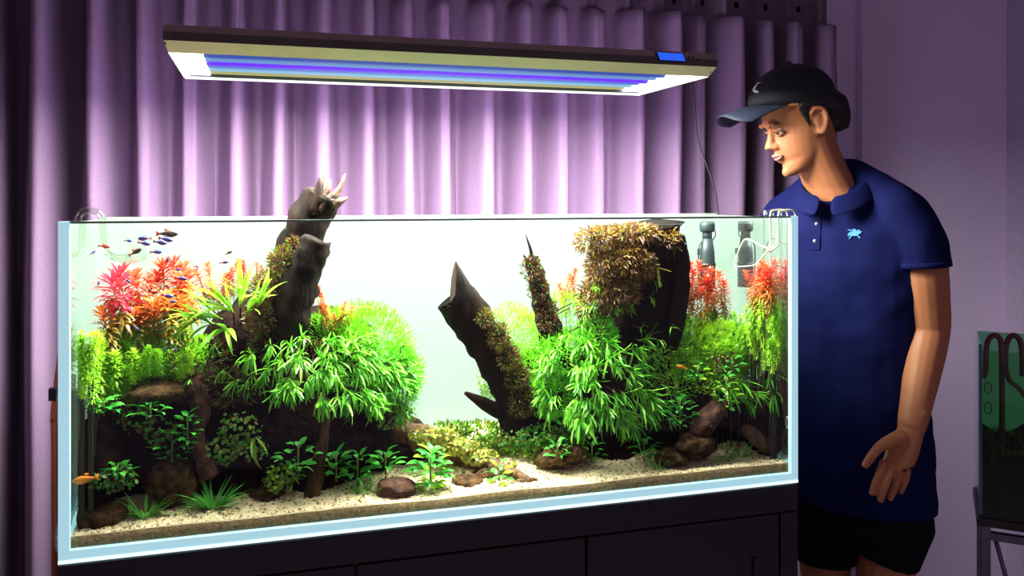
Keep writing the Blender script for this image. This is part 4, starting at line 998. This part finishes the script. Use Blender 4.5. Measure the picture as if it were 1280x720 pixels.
def ring(name, label, c, rx, rz, ry, r, mt, tilt=0):
    t = thing(name, label, 'suction cup', c)
    MB().tube([(rx*math.cos(a), ry*math.cos(a), rz*math.sin(a)) for a in [2*PI*i/24 for i in range(25)]], r, 6, caps=False).build('cup_ring', M[mt], t)
    MB().ball((0, .002, 0), (rx*.35, .003, rz*.35), 10, 6).build('cup_centre', M['clear'], t)
ring('suction_cup', 'clear oval suction cup on the side pane by the corner rock', P(984, 528, vfor(984, .7355)), .0008, .013, .007, .0012, 'tubing')

# ------------------------------------------------------------------ small tank at the side
def small_tank():
    v0 = .22; u0 = U(1224, v0); RZ = math.radians(43); L, Dp = .40, .26
    zb = P(1226, 646, v0).z; zt = P(1226, 430, v0).z; H = zt-zb
    c = Vector((u0, v0, zb)); ex = Vector((math.cos(RZ), -math.sin(RZ), 0)); ey = Vector((math.sin(RZ), math.cos(RZ), 0))
    def PR(px, py, yl):                       # pixel onto a plane parallel to the small tank's front
        bq = YAW+math.atan((px-640)/F); d = Vector((math.sin(bq), math.cos(bq), 0)); cc = Vector((CU, CV, 0))
        tt = (yl-(cc-Vector((u0, v0, 0))).dot(ey))/d.dot(ey); q = cc+d*tt
        return Vector((q.x, q.y, CH-(py-HY)*depth(q.x, q.y)/F))
    t = thing('small_aquarium', 'small dim green aquarium on a metal stand by the wall', 'aquarium', c, -RZ)
    bx = lambda n, a, b, m: MB().box(a, b).build(n, M[m], t, False)
    bx('base_pane', (0, 0, 0), (L, Dp, .008), 'black')
    bx('front_pane', (.006, 0, .008), (L-.006, .005, H), 'glass'); bx('side_pane', (0, 0, .008), (.005, Dp, H), 'sglass'); bx('side_pane', (L-.005, 0, .008), (L, Dp, H), 'sglass')
    bx('back_pane', (.006, Dp-.005, .008), (L-.006, Dp, H), 'gpanel')
    wt = thing('small_tank_water', 'murky water inside the small aquarium', 'water', c+ex*L/2+ey*Dp/2+Vector((0, 0, .010)), -RZ)
    MB().box((-L/2+.007, -Dp/2+.007, 0), (L/2-.007, Dp/2-.007, H*.86)).build('water_body', M['murkwater'], wt, False)
    # soil with plants
    b = MB(); rr = random.Random(3); n = 24; vs = []
    for j in range(13):
        for i in range(n+1):
            x = .008+(L-.016)*i/n; y = .008+(Dp-.016)*j/12; vs.append((x, y, H*(.30+.08*noise.noise(Vector((x*14, y*14, 2)))+.12*j/12)))
    fs = [(j*(n+1)+i, j*(n+1)+i+1, (j+1)*(n+1)+i+1, (j+1)*(n+1)+i) for j in range(12) for i in range(n)]
    k0 = len(vs); vs += [(.008+(L-.016)*i/n, .008, .009) for i in range(n+1)]; fs += [(i, k0+i, k0+i+1, i+1) for i in range(n)]
    o = MB().add(vs, fs).build('soil_bed', M['murk']); o.location = c; o.rotation_euler = (0, 0, -RZ); tag(o, 'dark soil and plant bank in the small aquarium', 'soil', kind='stuff')
    b = MB()
    for q in range(900):
        x = rr.uniform(.030, L-.030); y = rr.uniform(.030, Dp-.035); z = H*(.30+.08*noise.noise(Vector((x*14, y*14, 2)))+.12*y/Dp); d = Vector((rr.uniform(-.6, .6), rr.uniform(-.6, .6), 1)).normalized()*rr.uniform(.01, .03); s = Vector((.001, 0, 0))
        b.add([Vector((x, y, z))-s, Vector((x, y, z))+s, Vector((x, y, z))+d], [(0, 1, 2)])
    o = b.build('dark_moss', M['g_moss2'], None, False, False); o.location = c; o.rotation_euler = (0, 0, -RZ); tag(o, 'dim moss growing on the soil of the small aquarium', 'moss', kind='stuff')
    # amber pipes
    va_ = .06
    bx('glass_edge', (-.001, -.002, .008), (.007, .004, H), 'sedge')
    def pipe(label, pts, r=.0075):
        p0 = PR(*pts[-1]); t2 = thing('amber_pipe', label, 'glass pipe', p0)
        MB().tube(smoothpath([PR(*p)-p0 for p in pts], 40), r, 12).build('bent_tube', M['amber2'], t2); return t2
    t2 = pipe('amber glass intake pipe arched over the small aquarium rim', [(1229, 472, va_), (1232, 462, va_), (1233, 435, va_), (1236, 424, va_), (1243, 419, va_), (1250, 424, va_), (1252, 440, va_), (1252.5, 500, va_), (1252.5, 562, va_)])
    p0 = Vector(t2.location); MB().lathe([(.009, -.012), (.011, -.008), (.011, .008), (.008, .014)], 14).build('strainer', M['amber2'], t2)
    pipe('amber glass outlet pipe beside the intake pipe of the small aquarium', [(x, y, va_+.035) for x, y in ((1257, 470), (1257, 440), (1260, 425), (1267, 419), (1275, 426), (1278, 445), (1278, 470))])
    pipe('amber curved lily outlet under the small tank waterline', [(1258, 462, va_-.02), (1262, 476, va_-.02), (1272, 484, va_-.02), (1282, 496, va_-.02)], .006)
    ring('suction_cup', 'upper dark suction cup on the small aquarium glass', PR(1235, 485, .012), .006, .016, -.006, .0014, 'black'); ring('suction_cup', 'lower dark suction cup on the small aquarium glass', PR(1235, 510, .012), .006, .016, -.006, .0014, 'black')
    # stand
    s_ = thing('metal_stand', 'grey metal stand under the small aquarium', 'stand', (u0, v0, 0), -RZ)
    MB().box((-.006, -.006, zb-.022), (L+.006, Dp+.006, zb)).build('top_frame', M['black'], s_, False)
    for x in (.004, L-.024):
        for y in (0, Dp-.024):
            bevel(MB().box((x, y, 0), (x+.024, y+.024, zb-.022)).build('leg', M['steel'], s_, False), .002)
    for y in (.002, Dp-.022): MB().box((.028, y, zb-.06), (L-.024, y+.02, zb-.04)).build('crossbar', M['steel'], s_, False)
    d0 = Vector((.028, .012, zb-.05)); MB().tube([Vector((.04, .012, zb-.06)), Vector((.10, .012, zb-.30))], .006, 8).build('brace', M['steel'], s_)
M['sglass'] = clear_mat('glass_small', (.80, .95, .93), .03, .4); M['murkwater'] = clear_mat('water_murky', (.62, .82, .60), .01, .2)
M['sedge'] = mat('teal_glass_edge', (.10, .20, .28), .3)
M['gpanel'] = emit_mat('teal_backlight', (.14, .40, .30), .15, (.2, .4, .3), .8)
M['amber2'] = mat('amber_glass_solid', (.16, .055, .025), .12, c2=(.12, .04, .02), scale=10)
small_tank()

# ================================================================== PERSON
PZ = 2.08; PX = (1075-640)/F*PZ
def make_person():
    org = Vector((CU+PX*CA+PZ*SA, CV-PX*SA+PZ*CA, 0))
    t = thing('person', 'person in navy polo shirt and cap looking into the aquarium', 'person', org, -YAW)
    def Q(px, py, dy=0.0):
        z = PZ+dy; return Vector(((px-640)*z/F-PX, dy, CH-(py-HY)*z/F))
    fa = math.radians(35); FW = Vector((-math.sin(fa), -math.cos(fa), 0)); LF = Vector((math.cos(fa), -math.sin(fa), 0)); UP = Vector((0, 0, 1))
    def ringe(c, a, b, ax=LF, ay=FW, n=20, p=2.4, tilt=0):
        out = []
        for k in range(n):
            q = 2*PI*k/n; cs, sn = math.cos(q), math.sin(q)
            x = a*math.copysign(abs(cs)**(2/p), cs); y = b*math.copysign(abs(sn)**(2/p), sn)
            out.append(c+ax*x+ay*y+UP*(tilt*y))
        return out
    def remesh(o, vox, it=4, fac=.5):
        m = o.modifiers.new('remesh', 'REMESH'); m.mode = 'VOXEL'; m.voxel_size = vox; m.use_smooth_shade = True
        s = o.modifiers.new('smooth', 'SMOOTH'); s.iterations = it; s.factor = fac; return o
    # ---------- torso axis
    TC = {y: Q(x, y, d) for x, y, d in ((1052, 225, .085), (1058, 250, .08), (1062, 290, .075), (1066, 330, .075), (1070, 400, .08), (1072, 470, .085), (1074, 540, .09), (1074, 600, .09))}
    def torso(off):
        return [ringe(TC[225], .050+off, .048+off), ringe(TC[250], .150+off, .078+off, p=2.2), ringe(TC[290], .186+off, .100+off), ringe(TC[330], .180+off, .110+off), ringe(TC[400], .160+off, .104+off), ringe(TC[470], .152+off, .100+off), ringe(TC[540], .165+off, .108+off), ringe(TC[600], .160+off, .108+off)]
    LSh, RSh = Q(1128, 264, -.035), Q(980, 272, .205)
    LEl, LWr = Q(1163, 408, -.035), Q(1139, 536, -.10)
    body = MB(); body.loft(torso(-.012))
    # arms
    body.tube(smoothpath([LSh, Q(1152, 300, -.05), Q(1157, 345, -.05), LEl], 14), lerpl([.046, .050, .052, .046], 14), 16)
    body.tube(smoothpath([Q(1161, 385, -.038), LEl, Q(1157, 440, -.045), Q(1150, 480, -.065), LWr], 16), lerpl([.045, .045, .046, .040, .031], 16), 16)
    body.tube(smoothpath([RSh, Q(962, 330, .24), Q(960, 410, .25)], 10), lerpl([.05, .05, .042], 10), 14)
    body.tube(smoothpath([Q(960, 405, .25), Q(965, 470, .22), Q(975, 530, .18)], 10), lerpl([.042, .038, .028], 10), 14)
    body.ball(Q(977, 560, .17), (.03, .025, .05), 12, 8)
    for k in range(4): body.tube([Q(972+k*4, 575, .17+.012*k-.02), Q(971+k*4, 605, .165+.012*k-.02)], [.0095, .0075], 8)
    # left hand: palm and five fingers
    def sec(c, a, b, ax, ay): return ringe(c, a, b, ax, ay, 16, 2.6)
    hx = Vector((.93, -.25, .25)).normalized(); hy = Vector((-.2, -.97, 0)).normalized()
    body.loft([sec(Q(1143, 516, -.097), .030, .026, hx, hy), sec(Q(1140, 532, -.10), .031, .025, hx, hy), sec(Q(1133, 550, -.105), .037, .021, hx, hy), sec(Q(1126, 570, -.108), .041, .018, hx, hy), sec(Q(1121, 586, -.110), .039, .015, hx, hy)])
    fing = [([(1106, 576, -.115), (1098, 596, -.125), (1093, 608, -.120), (1090, 618, -.112)], .0098), ([(1115, 584, -.115), (1108, 603, -.128), (1103, 617, -.122), (1100, 627, -.112)], .0098),
            ([(1125, 588, -.110), (1120, 605, -.122), (1115, 617, -.116), (1112, 625, -.108)], .0093), ([(1135, 586, -.105), (1132, 600, -.114), (1128, 610, -.110), (1125, 617, -.104)], .0082)]
    for pts, r in fing: body.tube(smoothpath([Q(*p) for p in pts], 9), lerpl([r*1.1, r, r*.95, r*.78], 9), 10)
    body.tube(smoothpath([Q(1128, 546, -.11), Q(1110, 553, -.118), Q(1097, 561, -.122), Q(1087, 574, -.122), Q(1080, 584, -.118)], 11), lerpl([.020, .0155, .0118, .0108, .008], 11), 10)
    # legs
    for sg, kx, fx in ((1, 1098, 1100), (-1, 1030, 1028)):
        hip = TC[600]+LF*(.082*sg); kn = Q(kx, 740, .04 if sg > 0 else .16); an = Vector((kn.x+.005, kn.y+.02, .09))
        body.tube(smoothpath([hip+UP*.05, hip-UP*.12, kn, Vector((kn.x+.005, kn.y+.03, .36)), an], 22), lerpl([.088, .082, .054, .054, .036], 22), 16)
        body.loft([ringe(an+FW*f+UP*(z-.09), a, b, LF, UP, 12) for f, z, a, b in ((-.06, .035, .025, .03), (-.02, .05, .034, .048), (.05, .04, .040, .038), (.12, .026, .044, .024), (.17, .02, .036, .018), (.185, .018, .015, .012))])
    # ---------- head (own axes): forward HF, up HU, side HS (towards the camera)
    pit = math.radians(24); hd = math.radians(4)
    H0 = Vector((-math.cos(hd), -math.sin(hd), 0)); HF = (H0*math.cos(pit)-UP*math.sin(pit)).normalized(); HU = (UP*math.cos(pit)+H0*math.sin(pit)).normalized(); HS = HF.cross(HU)
    if HS.y > 0: HS = -HS
    O = Q(1006, 152, .03)-HU*.112                    # point under the ear at chin height
    def Hh(f, u, s=0.0): return O+HF*f+HU*u+HS*s
    # neck
    body.loft([ringe(Q(1048, 256, .075), .085, .070, LF, FW, 18, 2), ringe(Q(1040, 236, .065), .068, .064, LF, FW, 18, 2), ringe(Q(1027, 208, .048), .060, .062, LF, FW, 18, 2), ringe(Q(1016, 180, .035), .058, .066, LF, FW, 18, 2), ringe(Q(1010, 150, .03), .055, .066, LF, FW, 18, 2)])
    prof = [(.000, .080, .028, .012), (.006, .092, .010, .026), (.016, .098, -.010, .038), (.030, .096, -.030, .047), (.042, .091, -.045, .053), (.054, .096, -.055, .057), (.066, .097, -.064, .060), (.080, .096, -.072, .064), (.096, .092, -.080, .067), (.112, .086, -.086, .069), (.124, .087, -.091, .071), (.136, .096, -.094, .073), (.150, .097, -.095, .075), (.170, .092, -.094, .075), (.190, .080, -.086, .070), (.208, .058, -.068, .058), (.222, .030, -.042, .038), (.228, .006, -.012, .012)]
    rings = []
    for u, fr, bk, hw in prof:
        cx = (fr+bk)/2; a = (fr-bk)/2; r = []
        for k in range(28):
            q = 2*PI*k/28; cs, sn = math.cos(q), math.sin(q); p = 2.15
            x = a*math.copysign(abs(cs)**(2/p), cs); y = hw*math.copysign(abs(sn)**(2/p), sn)
            if x > 0: y *= 1-.16*(x/a)**2
            r.append(Hh(cx+x, u, y))
        rings.append(r)
    body.loft(rings)
    # nose, lips relief, brow, cheek, chin
    def nring(u, f, w_, h_): return [Hh(f+h_*math.sin(a), u, w_*math.cos(a)) for a in [2*PI*k/12 for k in range(12)]]
    body.loft([nring(.132, .088, .009, .006), nring(.122, .090, .0085, .009), nring(.110, .095, .0095, .011), nring(.098, .104, .012, .013), nring(.090, .1075, .0150, .0150), nring(.084, .103, .0165, .012), nring(.079, .094, .012, .006)])
    for sg in (-1, 1):
        body.ball(Hh(.098, .0855, sg*.0125), .0085, 10, 7)
        body.ball(Hh(.083, .1375, sg*.030), (.022, .014, .008), 12, 8)
    body.ball(Hh(.094, .064, 0), .0125, 12, 8); body.ball(Hh(.092, .0515, 0), .0125, 12, 8); body.ball(Hh(.091, .016, 0), .014, 12, 8)
    # ears
    for sg in (-1, 1):
        body.tube(smoothpath([Hh(.008, .086, sg*.068), Hh(.000, .078, sg*.073), Hh(-.010, .088, sg*.078), Hh(-.020, .110, sg*.084), Hh(-.018, .130, sg*.085), Hh(-.004, .138, sg*.081), Hh(.010, .130, sg*.075), Hh(.012, .116, sg*.071)], 22), lerpl([.005, .007, .006, .0055, .0055, .0055, .005, .004], 22), 8)
        body.ball(Hh(-.004, .108, sg*.072), (.015, .008, .022), 10, 8, R=Matrix((HF, HS, HU)).transposed())
    ob = body.build('body', M['skin'], t, fix=True); remesh(ob, .0034, 5, .5)
    # ---------- face details
    for sg in (-1, 1):
        e = MB().ball(Hh(.0795, .1180, sg*.0300), (.0105, .0105, .0085), 14, 10).build('eye', M['eyew'], t)
        MB().ball(Hh(.0862, .1172, sg*.0318), (.0052, .0052, .0056), 12, 8).build('iris', M['eye'], e)
        MB().tube(smoothpath([Hh(.0885, .1200, sg*.019), Hh(.0905, .1238, sg*.0295), Hh(.0800, .1205, sg*.0445)], 10), lerpl([.0018, .0034, .0018], 10), 8).build('eyelid', M['skin'], e)
        MB().tube(smoothpath([Hh(.0890, .1185, sg*.0195), Hh(.0925, .1212, sg*.0300), Hh(.0815, .1180, sg*.0455)], 10), .0010, 6).build('lash_line', M['hair'], e)
        MB().tube(smoothpath([Hh(.0870, .1120, sg*.020), Hh(.0870, .1100, sg*.030), Hh(.0790, .1135, sg*.0440)], 10), lerpl([.0014, .0026, .0014], 10), 8).build('lower_lid', M['skin'], e)
        MB().tube(smoothpath([Hh(.0935, .1345, sg*.016), Hh(.0935, .1400, sg*.030), Hh(.0800, .1385, sg*.0520)], 12), lerpl([.0022, .0034, .0012], 12), 8).build('eyebrow', M['hair'], t)
    MB().tube(smoothpath([Hh(.096, .0625, .022), Hh(.1045, .0650, .010), Hh(.1055, .0640, 0), Hh(.1045, .0650, -.010), Hh(.096, .0625, -.022)], 18), lerpl([.0012, .0040, .0044, .0040, .0012], 18), 8).build('upper_lip', M['lip'], t)
    MB().tube(smoothpath([Hh(.095, .0595, .021), Hh(.1020, .0560, .010), Hh(.1020, .0545, 0), Hh(.1020, .0560, -.010), Hh(.095, .0595, -.021)], 18), lerpl([.0012, .0046, .0054, .0046, .0012], 18), 8).build('lower_lip', M['lip'], t)
    # ---------- hair below the cap
    hb = MB()
    rr = []
    for u, fr, bk, hw in ((.058, -.045, -.085, .050), (.075, -.030, -.096, .063), (.095, -.022, -.103, .071), (.115, -.016, -.106, .0755), (.132, .004, -.107, .0785), (.143, .040, -.101, .0800), (.158, .062, -.093, .0800), (.172, .060, -.084, .0780)):
        cx = (fr+bk)/2; a = (fr-bk)/2; r = []
        for k in range(24):
            q = 2*PI*k/24; cs, sn = math.cos(q), math.sin(q); r.append(Hh(cx+a*math.copysign(abs(cs)**.8, cs), u, hw*math.copysign(abs(sn)**.8, sn)))
        rr.append(r)
    hb.loft(rr)
    for sg in (-1, 1): hb.loft([[Hh(.022+dx*w_, u, sg*(s+.003*math.sin(2*PI*0+a))) for a, dx in [(2*PI*k/8, math.cos(2*PI*k/8)) for k in range(8)]] for u, s, w_ in ((.100, .0695, .003), (.120, .0725, .008), (.140, .0760, .014), (.155, .0775, .020))])
    remesh(hb.build('hair', M['hair'], t), .004, 2)
    # ---------- cap (own axes, worn level)
    pc = math.radians(7); CF = (H0*math.cos(pc)-UP*math.sin(pc)).normalized(); CUp = (UP*math.cos(pc)+H0*math.sin(pc)).normalized(); OC = Q(990, 134, .03)
    def K(f, u, s=0.0): return OC+CF*f+CUp*u+HS*s
    cp = []
    for u, a, hw, sh_ in ((-.004, .106, .088, 0), (.020, .108, .091, -.001), (.045, .104, .088, -.002), (.068, .091, .078, -.003), (.087, .070, .062, -.004), (.101, .042, .039, -.005), (.107, .014, .014, -.006)):
        cp.append([K(sh_+a*math.copysign(abs(math.cos(q))**.93, math.cos(q)), u+(.012*max(0, math.cos(q)) if u < .01 else 0), hw*math.copysign(abs(math.sin(q))**.93, math.sin(q))) for q in [2*PI*k/32 for k in range(32)]])
    cap = MB().loft(cp).build('cap', M['cap'], t); s = cap.modifiers.new('sub', 'SUBSURF'); s.levels = 1; s.render_levels = 1
    MB().ball(K(-.006, .108, 0), .007, 10, 6).build('cap_button', M['cap'], cap)
    nb = 18; vs = []
    for lay in (0, 1):
        for j in range(9):
            f = j/8
            for i in range(nb+1):
                a = (i/nb-.5)*2; sx = math.sin(a*PI/2*.94)*.080
                root = .106*math.sqrt(max(.02, 1-(sx/.091)**2)); tip = .184-.050*abs(a)**2.6
                if tip < root+.004: tip = root+.004
                ff = root-.010+(tip-root+.010)*f
                vs.append(K(ff, .016-.0030*lay-.026*(sx/.080)**2*(.45+.55*f)-.006*f-.010*f*f, sx))
    st = 9*(nb+1); fs = []
    for lay in (0, 1):
        for j in range(8):
            for i in range(nb):
                q = (lay*st+j*(nb+1)+i, lay*st+j*(nb+1)+i+1, lay*st+(j+1)*(nb+1)+i+1, lay*st+(j+1)*(nb+1)+i); fs.append(q if lay else q[::-1])
    for j in range(8):
        for i in (0, nb): a_, b_ = j*(nb+1)+i, (j+1)*(nb+1)+i; fs.append((a_, b_, b_+st, a_+st))
    for i in range(nb):
        for j in (0, 8): a_, b_ = j*(nb+1)+i, j*(nb+1)+i+1; fs.append((a_, b_, b_+st, a_+st))
    MB().add(vs, fs).build('brim', M['brimc'], cap)
    MB().tube(smoothpath([K(.0920, .044, .034), K(.0985, .052, .020), K(.0900, .066, .026)], 8), lerpl([.0026, .0044, .0010], 8), 6).tube(smoothpath([K(.0860, .066, .034), K(.0905, .068, .024)], 5), .0014, 6).build('cap_logo', M['white'], cap)
    # ---------- polo shirt
    sh = MB(); tr = torso(.006)
    tr[0] = ringe(Q(1047, 222, .085), .062, .062, tilt=-.35); tr[1] = ringe(Q(1056, 250, .08), .150, .088, p=2.1); tr.insert(1, ringe(Q(1052, 234, .08), .104, .078, p=2)); tr[-1] = ringe(TC[600], .178, .124); tr[-2] = ringe(TC[540], .176, .122)
    tr.append(ringe(Q(1074, 626, .09), .182, .130)); sh.loft(tr)
    sh.tube(smoothpath([Q(1100, 256, .01), Q(1126, 264, -.03), Q(1148, 298, -.05), Q(1153, 331, -.05)], 16), lerpl([.050, .058, .062, .064], 16), 20)
    sh.tube(smoothpath([Q(1005, 258, .16), Q(980, 272, .20), Q(966, 310, .23), Q(962, 340, .24)], 14), lerpl([.050, .058, .060, .060], 14), 18)
    sh.tube(smoothpath([Q(1056, 216, .07), Q(1092, 240, .03), Q(1124, 260, -.02)], 10), lerpl([.046, .052, .054], 10), 16); sh.tube(smoothpath([Q(1034, 226, .10), Q(1004, 250, .15), Q(982, 268, .19)], 10), lerpl([.046, .050, .052], 10), 16)
    shirt = sh.build('polo_shirt', M['polo'], t); remesh(shirt, .0055, 6, .5)
    tx = bpy.data.textures.new('folds', 'CLOUDS'); tx.noise_scale = .085; tx.noise_depth = 1
    dm = shirt.modifiers.new('folds', 'DISPLACE'); dm.texture = tx; dm.strength = .012; dm.mid_level = .5; dm.texture_coords = 'LOCAL'
    # wrinkles
    # sleeve cuff
    MB().tube([Q(1152, 326, -.05), Q(1152.5, 333, -.05)], [.0650, .0660], 24).build('sleeve_cuff', M['polo'], shirt)
    # collar: standing band opening at the throat, with two wings
    cb = MB(); rings = []
    n = 28
    throat = Q(1020, 254, -.03); napeh = Q(1052, 183, .12)
    cen = Q(1040, 214, .062)
    pts = []
    for k in range(n+1):
        a = PI*.04+(2*PI-.08*PI)*k/n                    # from throat round the neck back to throat
        d = FW*math.cos(a)+LF*math.sin(a)
        fr = .5+.5*math.cos(a)                          # 1 at the throat
        r = .071+.022*fr
        c = Q(1046, 218, .075)+d*r+UP*(.028-.100*fr**1.3)+FW*.012*fr
        out = d*1.0
        h = .030+.016*fr**3
        top = c+UP*.016-out*.004; bot = c-UP*h*.75+out*.024
        pts.append((c, top, bot))
    vs = []; fs = []
    for c, top, bot in pts: vs += [c-UP*.012, top, bot, bot+UP*.002]
    vs = []
    for k, (c, top, bot) in enumerate(pts):
        nrm = (bot-c).cross(UP)
        inn = (Vector((c.x, c.y, 0))-Vector((cen.x, cen.y, 0))).normalized()
        vs += [top-inn*.003, top+inn*.003, bot+inn*.002, bot-inn*.003, c-inn*.004-UP*.014]
    m = 5
    for k in range(n):
        for j in range(m): j2 = (j+1) % m; fs.append((k*m+j, k*m+j2, (k+1)*m+j2, (k+1)*m+j))
    fs.append(tuple(range(m))); fs.append(tuple(n*m+j for j in range(m-1, -1, -1)))
    co = MB().add(vs, fs).build('collar', M['polo'], shirt); s = co.modifiers.new('sub', 'SUBSURF'); s.levels = 1; s.render_levels = 2
    # placket, buttons, chest emblem: laid on the shirt front by ray casting after the mesh is evaluated
    dg = bpy.context.evaluated_depsgraph_get(); bpy.context.view_layer.update(); dg.update(); ev = shirt.evaluated_get(dg)
    camL = t.matrix_world.inverted() @ cam.location if False else Vector((-PX, -PZ, CH))
    def on(px, py):
        d = (Q(px, py, 0)-camL).normalized(); hit, loc, nr, _ = ev.ray_cast(camL, d)
        return (loc, nr) if hit else (Q(px, py, -.05), Vector((0, -1, 0)))
    def patch(name, poly, m, par, lift=.0015, th=.0015):
        P0 = [on(*p) for p in poly]; k = len(P0); vs = [l+n_*lift for l, n_ in P0]+[l-n_*th for l, n_ in P0]
        return MB().add(vs, [tuple(range(k)), tuple(range(2*k-1, k-1, -1))]+[(i, i+k, (i+1) % k+k, (i+1) % k) for i in range(k)]).build(name, M[m], par, False)
    for seg in range(4):
        y0, y1 = 256+seg*14, 256+(seg+1)*14
        patch('placket', [(1013-seg*.5, y0), (1027-seg*.5, y0), (1027-(seg+1)*.5, y1), (1013-(seg+1)*.5, y1)], 'polo', shirt, .003)
    for px, py in ((1021, 280), (1019, 301)):
        l, n_ = on(px, py); MB().ball(l+n_*.003, (.0042, .0025, .0042), 12, 8).build('button', M['button'], shirt)
    # emblem of a small charging rider
    for poly in ([(1062, 290), (1070, 289), (1074, 292), (1072, 295), (1063, 295)], [(1070, 289), (1074, 287), (1077, 291), (1074, 293)], [(1065, 290), (1067, 286), (1070, 287), (1069, 291)], [(1060, 292), (1063, 291), (1063, 293), (1060, 296)], [(1063, 295), (1065, 295), (1062, 299), (1061, 299)], [(1071, 294), (1073, 294), (1076, 298), (1074, 298)], [(1060, 287), (1078, 289.4), (1078, 290), (1060, 288)]):
        patch('chest_emblem', poly, 'logo', shirt, .003)
    # ---------- shorts
    so = MB(); so.loft([ringe(Q(1074, 585, .09), .148, .096), ringe(Q(1074, 615, .09), .160, .106), ringe(Q(1074, 640, .09), .176, .122), ringe(Q(1074, 655, .09), .174, .120)])
    for sg, kx in ((1, 1100), (-1, 1034)):
        hip = Q(1074, 632, .09)+LF*(.085*sg); hem = Q(kx, 692, .05 if sg > 0 else .15)
        so.tube([hip, hip.lerp(hem, .5), hem], [.098, .096, .094], 20)
    remesh(so.build('shorts', M['short'], t), .006, 4)
    return t
make_person()
